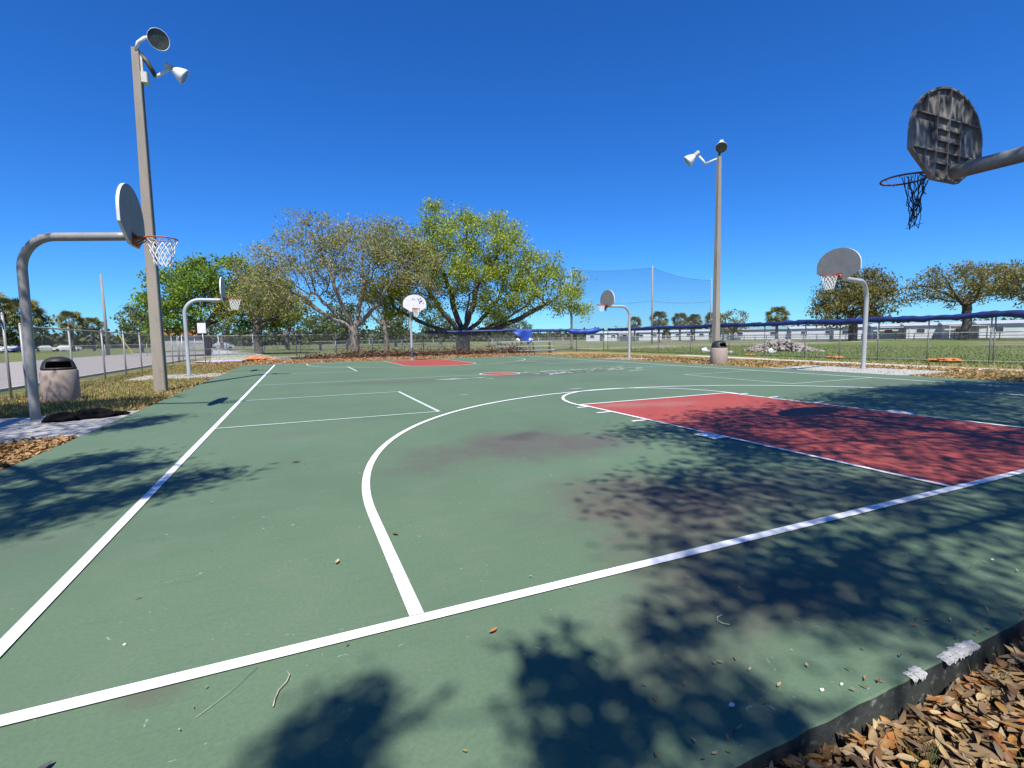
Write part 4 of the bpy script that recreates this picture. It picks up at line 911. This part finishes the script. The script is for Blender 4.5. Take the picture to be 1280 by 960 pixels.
b = MB(); b.tube([(-.1, 0, 5.0), (2.6, .4, 0)], .012, 4); b.build('guy_wire', M['galv'], t)
b = MB(); b.tube([(1.25, .2, 2.55), (2.55, .39, .1)], .07, 6); b.build('guy_guard', M['yellow'], t)

# ------------------------------------------------------------------ rubble
t = thing('rubble_pile', 'tan heap of broken concrete rubble beyond the right fence', 'rubble', (26.5, 23.4, ZG)); V = []
def rock(b, c, s, rs):
    m = Quaternion(rs.normal(0, 1, 4)).normalized().to_matrix(); n = 7; vs = []
    for j in range(3):
        for k in range(n): a = 2 * PI * k / n; r = (.55, 1, .6)[j] * rs.uniform(.75, 1.2); vs.append(Vector(c) + m @ Vector((s * r * math.cos(a), s * .8 * r * math.sin(a), s * .6 * (j - 1) * rs.uniform(.7, 1.2))))
    b.add(vs, [tuple(range(n - 1, -1, -1)), tuple(2 * n + k for k in range(n))] + [(j * n + k, j * n + (k + 1) % n, (j + 1) * n + (k + 1) % n, (j + 1) * n + k) for j in range(2) for k in range(n)])
rs = np.random.default_rng(3); b = MB()
u = Vector((.81, -.58, 0)); vv = Vector((.58, .81, 0))
for i in range(520):
    a = rs.uniform(-1, 1); d = rs.normal(0, .5); hmax = .95 * max(0, 1 - abs(a + .1) ** 1.8) * max(0, 1 - abs(d) * .8)
    p = u * a * 2.3 + vv * d * 1.5; rock(b, (p.x, p.y, rs.random() ** .5 * hmax), rs.uniform(.05, .19), rs)
o = b.build('rubble', M['rubble'], t); tag(o, kind='stuff')
for (x, y, z_, s, lab) in ((21.0, 23.8, .05, .38, 'white broken slab flat on the grass just right of the pinkish bin'), (22.6, 21.3, .08, .26, 'white concrete chunk standing in front of the rubble heap'), (21.0, 25.6, .1, .3, 'pale slab tipped up behind the pinkish bin')):
    b = MB(); rock(b, (0, 0, 0), s, rs); b.box((s, .1, -.02), (s * 2.2, s * 1.6, .10), Matrix.Rotation(.3, 3, 'Z'), bev=.1); o = b.build('concrete_chunk', M['rubblewhite'], None, False, (x, y, z_)); tag(o, lab, 'rubble', 'white concrete chunks near the rubble')

# ------------------------------------------------------------------ white homes, house, railing
def home(label, loc, rz, L, D, H, roof='roofgrey', gable=False, win=5):
    t = thing('mobile_home', label, 'house', loc, rz, 'white homes beyond the field'); b = MB(); b.box((0, 0, H / 2), (L, D, H)); wl = b.build('wall', M['wallwhite'], t)
    b = MB(); o = .35; rh = .55
    vs = [(-L / 2 - o, -D / 2 - o, H + .003), (L / 2 + o, -D / 2 - o, H + .003), (L / 2 + o, D / 2 + o, H + .003), (-L / 2 - o, D / 2 + o, H + .003), (-L / 2 - o, 0, H + rh), (L / 2 + o, 0, H + rh)]
    b.add(vs, [(0, 1, 5, 4), (2, 3, 4, 5), (0, 4, 3), (1, 2, 5), (3, 2, 1, 0)]); b.build('roof', M[roof], t)
    for i in range(win):
        x = -L / 2 + L * (i + .5) / win + random.uniform(-.4, .4); f = MB(); f.box((x, -D / 2 - .02, H * .58), (1.3, .06, 1.0)); fo = f.build('window', M['boardwhite'], t)
        g = MB(); g.box((x, -D / 2 - .055, H * .58), (1.1, .03, .8)); g.build('pane', M['window'], fo)
    d = MB(); xd = random.uniform(-.3, .3) * L; d.box((xd + 1.6, -D / 2 - .03, 1.0), (.95, .06, 2.0)); d.build('door', M['railing'], t)
    if gable:
        c = MB(); c.box((-L / 2 + 2.5, -D / 2 - 1.7, 2.1), (5, 2.6, .12)); [c.box((x, -D / 2 - 2.9, 1.02), (.1, .1, 2.03)) for x in (-L / 2 + .2, -L / 2 + 4.8)]; c.build('carport', M['boardwhite'], t)
    return t
def at(px, D):
    """a point D metres from the camera in the direction of column px (of 1280) along the horizon"""
    v = fw + r2 * ((px - 640) / 613.6) + u2 * ((480 - (422.7 - (px - 640) * .01705)) / 613.6); h = Vector((v.x, v.y)).normalized(); return (CAM.x + h.x * D, CAM.y + h.y * D)
defs = [(752, 150, 9, 'roofgrey', 'far white home left of the net pole, in the gap by the ragged-net hoop'), (800, 150, 12, 'roofgrey', 'far white home behind the net pole palms'), (862, 150, 10, 'roofgrey', 'far white home left of the slender light pole'), (962, 128, 20, 'roofteal', 'long white home with a grey-green roof behind the lone palm'), (1032, 128, 14, 'roofgrey', 'white home behind the left part of the round oak'), (1092, 120, 14, 'roofgrey', 'white home right behind the round oak trunk'),
        (1142, 118, 13, 'roofgrey', 'white home with carport between the round oak and the flat-topped oak'), (1188, 116, 13, 'roofgrey', 'white home left of the flat-topped oak trunk'), (1236, 114, 12, 'roofgrey', 'white home right of the flat-topped oak trunk'), (1285, 112, 12, 'roofgrey', 'white home cut by the right picture edge')]
for i, (px, D, L, rf, lab) in enumerate(defs):
    x, y = at(px, D); a = math.atan2(y - CAM.y, x - CAM.x) - PI / 2
    home(lab, (x, y, ZG), a + R(12 if px > 900 else 0), L, 5, 2.3, rf, i in (1, 6, 8), 3)
x, y = at(228, 120); t = thing('tiled_house', 'far house with a terracotta roof behind the edge-on hoop pole', 'house', (x, y, ZG), R(10)); b = MB(); b.box((0, 0, 1.4), (9, 6, 2.8)); b.build('wall', M['concrete'], t)
b = MB(); b.add([(-5, -3.5, 2.8), (5, -3.5, 2.8), (5, 3.5, 2.8), (-5, 3.5, 2.8), (-3, 0, 4.2), (3, 0, 4.2)], [(0, 1, 5, 4), (2, 3, 4, 5), (0, 4, 3), (1, 2, 5), (3, 2, 1, 0)]); b.build('roof', M['rooftile'], t)
x0, y0 = at(905, 118); x1, y1 = at(1290, 96); L = math.hypot(x1 - x0, y1 - y0)
t = thing('dark_railing', 'long dark railing fence in front of the white homes', 'fence', (x0, y0, ZG), math.atan2(y1 - y0, x1 - x0)); b = MB()
b.tube([(0, 0, 1.0), (L, 0, 1.0)], .05, 4); b.tube([(0, 0, .55), (L, 0, .55)], .04, 4); b.tube([(0, 0, .15), (L, 0, .15)], .05, 4); b.build('rail', M['railing'], t)
b = MB()
for i in range(int(L / 2.5)): b.box((2.5 * i, 0, .5), (.09, .09, 1.1))
b.build('posts', M['railing'], t)

# ------------------------------------------------------------------ cars far left
def car(label, loc, rz, paintm, group='cars parked far beyond the left road'):
    t = thing('parked_car', label, 'car', loc, rz, group); b = MB()
    prof = [(-2.15, .35), (-2.2, .75), (-2.05, .95), (-1.45, 1.0), (-.75, 1.42), (.65, 1.45), (1.25, 1.0), (2.0, .88), (2.2, .65), (2.15, .35)]
    n = len(prof)
    def w_(z_): return .86 if z_ < 1.05 else .66
    vs = [(x, -w_(z_), z_) for x, z_ in prof] + [(x, w_(z_), z_) for x, z_ in prof]
    b.add(vs, [tuple(range(n)), tuple(range(2 * n - 1, n - 1, -1))] + [(i, n + i, n + (i + 1) % n, (i + 1) % n) for i in range(n)]); b.build('body', M[paintm], t)
    b = MB()
    for sy in (-1, 1): b.poly([(-1.3, sy * .80, 1.04), (1.1, sy * .80, 1.04), (.6, sy * .70, 1.38), (-.72, sy * .70, 1.36)])
    b.poly([(.70, -.60, 1.425), (1.22, -.74, 1.035), (1.22, .74, 1.035), (.70, .60, 1.425)]); b.build('window', M['window'], t)
    for sx in (-1.35, 1.35):
        for sy in (-.78, .78):
            b = MB(); b.lathe([(0, -.1), (.33, -.1), (.33, .1), (0, .1)], 14, Matrix.Translation((sx, sy, .33)) @ Matrix.Rotation(PI / 2, 4, 'X')); b.build('wheel', M['tyre'], t)
    return t
for px, D, rz, c, lab in ((3, 165, 1.2, 'silver', 'grey car at the very left edge beyond the road'), (14, 160, .9, 'white', 'white car left of the blue car, seen through the fence gap'), (22.5, 164, 1.1, 'white', 'white car right beside the blue car'), (28, 160, .8, 'blue', 'blue car in the parked row left of the grey hoop pole'), (57, 160, .3, 'silver', 'pale silver car behind the black bin lid'), (81, 158, .3, 'white', 'white car below the palms right of the black bin lid'), (88, 166, .2, 'silver', 'silver car next to the fence post right of the bin')):
    x, y = at(px, D); car(lab, (x, y, ZG), rz, 'car' + c)
x, y = at(277, 112); car('bluish silver car behind the tilted sign and loose panel', (x, y, ZG), .2, 'carsilver', 'cars beyond the back fence')

# ------------------------------------------------------------------ leaf litter, grass, debris (nobody could count it)
LEAFM = leafmat('dead_oak_leaves', [(.28, .175, .075), (.13, .078, .040), (.37, .25, .12), (.085, .048, .026), (.33, .125, .028), (.22, .155, .095), (.45, .33, .17), (.075, .047, .030), (.42, .21, .045), (.17, .11, .062), (.40, .27, .12)], .12, .55, .3)
def leaf_mesh(name, C, L, Wd, tilt, label, mat=LEAFM, curl=.25):
    """long curled oak leaves, a strip of 8-vertex outline split in two halves along the midrib"""
    n = len(C); yaw_ = RNG.uniform(0, 2 * PI, n); tl = RNG.normal(0, tilt, n); tr = RNG.normal(0, tilt * 1.3, n); l = L * RNG.uniform(.65, 1.3, n); w_ = Wd * RNG.uniform(.7, 1.3, n); cu = curl * RNG.normal(.7, 1.3, n)
    d = np.stack([np.cos(yaw_) * np.cos(tl), np.sin(yaw_) * np.cos(tl), np.sin(tl)], 1); s0 = np.stack([-np.sin(yaw_), np.cos(yaw_), np.zeros(n)], 1); up_ = np.cross(d, s0)
    s = s0 * np.cos(tr)[:, None] + up_ * np.sin(tr)[:, None]; nn = np.cross(d, s)
    ts = [-.5, -.28, .0, .26, .5]; wd = [.05, .42, .5, .40, .03]; V = np.zeros((n, 15, 3))
    for i, (t_, ww) in enumerate(zip(ts, wd)):
        mid = C + d * (l * t_)[:, None] + nn * (cu * l * (t_ * t_ - .1) * 1.6)[:, None]
        V[:, i * 3] = mid - s * (w_ * ww)[:, None] + nn * (w_ * ww * .35)[:, None]; V[:, i * 3 + 1] = mid; V[:, i * 3 + 2] = mid + s * (w_ * ww)[:, None] + nn * (w_ * ww * .35)[:, None]
    fs = []
    for i in range(4): k = 3 * i; fs += [(k, k + 3, k + 4, k + 1), (k + 1, k + 4, k + 5, k + 2)]
    F = (np.arange(n)[:, None, None] * 15 + np.array(fs)[None]).reshape(-1, 4)
    me = bpy.data.meshes.new(name); me.vertices.add(n * 15); me.vertices.foreach_set('co', V.astype(np.float32).ravel()); me.loops.add(F.size); me.loops.foreach_set('vertex_index', F.astype(np.int32).ravel())
    me.polygons.add(len(F)); me.polygons.foreach_set('loop_start', np.arange(0, F.size, 4, dtype=np.int32)); me.update(calc_edges=True); me.polygons.foreach_set('use_smooth', np.ones(len(F), bool)); me.materials.append(mat)
    return tag(link(name, me), label, 'leaves', kind='stuff')
n = 11000; x = RNG.uniform(-6.6, -1.8, n); y = -1.17 - RNG.random(n) ** 1.1 * 1.5
pile = .10 * np.exp(-((y + 1.34) / .5) ** 2) * (.75 + .25 * np.sin(x * 3.1))
leaf_mesh('leaf_litter', np.stack([x, y, -.145 + pile + RNG.uniform(0, .032, n)], 1), .066, .021, .24, 'brown fallen oak leaves heaped against the near slab edge')
n = 300; x = RNG.uniform(-6.2, 2, n); y = RNG.uniform(-1.16, -1.10, n) - .05; leaf_mesh('leaf_litter', np.stack([x, y, RNG.uniform(-.09, -.05, n)], 1), .06, .02, .5, 'fallen leaves propped along the near slab side')
# golden litter strip on the right, orange litter along the left edges
n = 15000; yy = RNG.uniform(-1, 30, n); xx = 9.36 + RNG.random(n) ** 1.25 * 4.9; k = ~((xx < 12.1) & (yy > 6.4) & (yy < 10.9)); leaf_mesh('leaf_litter', np.stack([xx, yy, ZG + RNG.uniform(.005, .05, n)], 1)[k], .11, .045, .3, 'golden leaf litter strip between court and pale path', leafmat('golden_leaf_litter', [(.34, .20, .08), (.42, .27, .11), (.27, .15, .06), (.46, .32, .16), (.22, .16, .06)], .1))
n = 9000; yy = np.concatenate([RNG.uniform(1, 6.6, 5000), RNG.uniform(9.4, 30, 1500)]); xx = np.concatenate([-9.44 - RNG.random(5000) ** 1.6 * 2.5, -9.44 - RNG.random(1500) ** 2.0 * 3.6])
leaf_mesh('leaf_litter', np.stack([xx, yy, ZG + RNG.uniform(.005, .055, 6500)], 1), .085, .034, .35, 'orange brown leaf litter along the left court edge', leafmat('orange_leaf_litter', [(.36, .20, .075), (.44, .28, .12), (.22, .12, .05), (.30, .17, .06)], .1))
n = 9000; xx = RNG.uniform(-12, 11, n); yy = 29.4 + RNG.random(n) * 7.5; leaf_mesh('leaf_litter', np.stack([xx, yy, ZG + RNG.uniform(.005, .06, n)], 1), .14, .06, .3, 'tan and reddish litter between far court edge and back fence', leafmat('reddish_leaf_litter', [(.30, .13, .06), (.36, .21, .10), (.18, .08, .045), (.42, .28, .15)], .1))
# mulch and dead brush along the back fence
def brush():
    C = []
    for k in range(170):
        x = RNG.uniform(-6, 11.2); y = RNG.uniform(36.2, 37.4) - max(0, x - 6) * .18; h = RNG.uniform(.10, .44) * (1.25 if x > -4 else .7); C.append(np.array([x, y, ZG + .02]) + np.abs(RNG.normal(0, 1, (60, 3))) * np.array([0, 0, h * .7]) + RNG.normal(0, 1, (60, 3)) * np.array([.35, .22, 0]))
    C = np.concatenate(C); return tag(quads_mesh('dead_brush', leaf_quads(C, .20, .35), 4, leafmat('dead_brush_leaves', [(.085, .045, .03), (.13, .07, .045), (.05, .035, .028), (.22, .15, .09), (.16, .07, .04)], .1)), 'dark reddish dead brush piled along the back fence', 'brush', kind='stuff')
brush()
# grass blades
def grass(name, X, Y, H, label, cols, wd=.010):
    n = len(X); a = RNG.uniform(0, 2 * PI, n); ln = RNG.uniform(.1, .7, n); h = H * RNG.uniform(.5, 1.3, n); V = np.zeros((n, 3, 3)); z_ = np.array([gh(p, q) for p, q in zip(X, Y)])
    s = np.stack([np.cos(a), np.sin(a)], 1) * wd; d = np.stack([-np.sin(a), np.cos(a)], 1) * (ln * h)[:, None]
    V[:, 0, :2] = np.stack([X, Y], 1) - s; V[:, 1, :2] = np.stack([X, Y], 1) + s; V[:, 2, :2] = np.stack([X, Y], 1) + d; V[:, 0, 2] = V[:, 1, 2] = z_ - .005; V[:, 2, 2] = z_ + h
    tag(quads_mesh(name, V.reshape(-1, 3), 3, leafmat(name + '_blades', cols, .3)), label, 'grass', kind='stuff')
n = 26000; grass('dry_grass', RNG.uniform(-13.6, -9.45, n), 9.5 + RNG.random(n) ** 1.3 * 24, .075, 'short dry yellowish grass between left fence and court', [(.30, .24, .09), (.36, .28, .12), (.20, .20, .05), (.15, .18, .04)], .012)
n = 9000; grass('dry_grass', RNG.uniform(9.45, 13.9, n), RNG.uniform(2, 27, n), .07, 'short dry grass showing through the golden litter', [(.20, .17, .05), (.14, .16, .035), (.26, .2, .08)], .014)
n = 22000; xx = 15.4 + RNG.random(n) ** 1.4 * 30; yy = RNG.uniform(3, 42, n); k = ~((xx < 17.6) & (yy > 16)); grass('field_grass', xx[k], yy[k], .075, 'fresh green grass in the field beyond the right fence', [(.10, .16, .03), (.15, .20, .045), (.20, .22, .07), (.27, .23, .10)], .03)
tx = []; ty = []
for (x, y, c) in ((-4.28, -1.22, 26), (-4.85, -1.30, 26), (-5.05, -1.42, 22), (-4.6, -1.48, 16), (-5.28, -1.26, 14), (-4.42, -1.40, 18), (-3.7, -1.3, 16)):
    tx += list(x + RNG.normal(0, .018, c)); ty += list(y + RNG.normal(0, .014, c))
n = len(tx); V0 = np.array(tx); grass('grass_tuft', V0, np.array(ty), .13, 'small green grass tufts poking through the brown leaves', [(.06, .12, .02), (.10, .17, .03), (.14, .2, .05)], .0035)
n = 330; xx = RNG.uniform(-9.2, 5, n); yy = -1.0 + RNG.random(n) ** 1.4 * 13; leaf_mesh('court_debris', np.stack([xx, yy, RNG.uniform(.010, .014, n)], 1), .018, .006, .15, 'tiny leaf crumbs and grit scattered over the green paint', leafmat('crumb_leaves', [(.10, .075, .045), (.30, .22, .12), (.06, .05, .035), (.42, .38, .28)], 0))
n = 90; xx = RNG.uniform(-6.2, -2.5, n); yy = -1.10 + RNG.random(n) ** 2.6 * .35; leaf_mesh('court_debris', np.stack([xx, yy, RNG.uniform(.010, .014, n)], 1), .022, .008, .2, 'leaf fragments drifted along the near court edge', LEAFM)
# single leaves and twigs lying on the court
def one_leaf(label, x, y, L, col, rz):
    b = MB(); m = 7; vs = []
    for i in range(m):
        f = i / (m - 1); ww = L * .22 * math.sin(PI * min(1, f * .93 + .05)) ** .8; zz = .010 + L * .35 * (f - .5) ** 2
        vs += [(L * (f - .5), -ww, zz + ww * .5), (L * (f - .5), 0, zz), (L * (f - .5), ww, zz + ww * .3)]
    b.add(vs, [(3 * i + j, 3 * i + 3 + j, 3 * i + 4 + j, 3 * i + 1 + j) for i in range(m - 1) for j in range(2)])
    o = b.build('fallen_leaf', pm('single_leaf_' + str(len(bpy.data.materials)), col, tuple(k * .7 for k in col), 40, .6), None, True, (x, y, 0)); o.rotation_euler[2] = rz; tag(o, label, 'leaf', 'single leaves on the court')
one_leaf('orange dry leaf on green paint just below the baseline', -5.87, -.23, .045, (.45, .16, .05), .4)
one_leaf('pale curled leaf lying inside the three-point line', -6.43, .76, .05, (.50, .38, .20), 1.3)
one_leaf('dark grey leaf at the bottom left of the court', -7.33, -.31, .06, (.08, .075, .07), .9)
one_leaf('tiny brown leaf beside the three-point line', -6.06, 1.02, .05, (.16, .09, .04), 2.2)
one_leaf('small red brown leaf lying between sideline and three-point arc', -6.65, 3.4, .09, (.20, .07, .03), .2)
def twig(label, pts, r, col):
    b = MB(); b.tube([(x, y, .006 + r) for x, y in pts], r, 6); tag(b.build('twig', pm('twig_' + str(len(bpy.data.materials)), col, tuple(k * .7 for k in col), 30, .8), None, True), label, 'twig', 'twigs on the court')
twig('pale bent twig below the baseline at the left', [(-6.715, -.315), (-6.71, -.275), (-6.70, -.235), (-6.675, -.20), (-6.665, -.165), (-6.675, -.135)], .0022, (.50, .42, .30))
twig('curled whitish stem in the shade near the slab edge', [(-4.93, -.62), (-4.95, -.60), (-4.955, -.575), (-4.935, -.555), (-4.90, -.55)], .0022, (.55, .52, .45))
twig('thin scratch-like straw on green paint left of the pale twig', [(-6.95, -.26), (-6.86, -.17), (-6.78, -.06)], .0010, (.30, .34, .27))
for i, (x, y, s) in enumerate(((-5.29, -.96, .011), (-4.95, -1.04, .009), (-4.86, -1.05, .007), (-7.3, .34, .007), (-7.05, -.02, .006), (-3.16, -.77, .010))):
    b = MB(); lump(b, (0, 0, .004), (s, s * .7, .005), i + 30, 10, 6, .3); tag(b.build('paint_chip', M['rubblewhite'], None, True, (x, y, .001)), ['white flake in the shade short of the slab edge', 'white chip on the slab edge, larger of a close pair', 'white chip on the slab edge, smaller of a close pair', 'white speck between sideline and baseline at the left', 'tiny white speck just above the baseline at the left', 'white speck in the dappled shade at the right'][i], 'chip', 'white paint chips on the court')
bpy.context.view_layer.update()
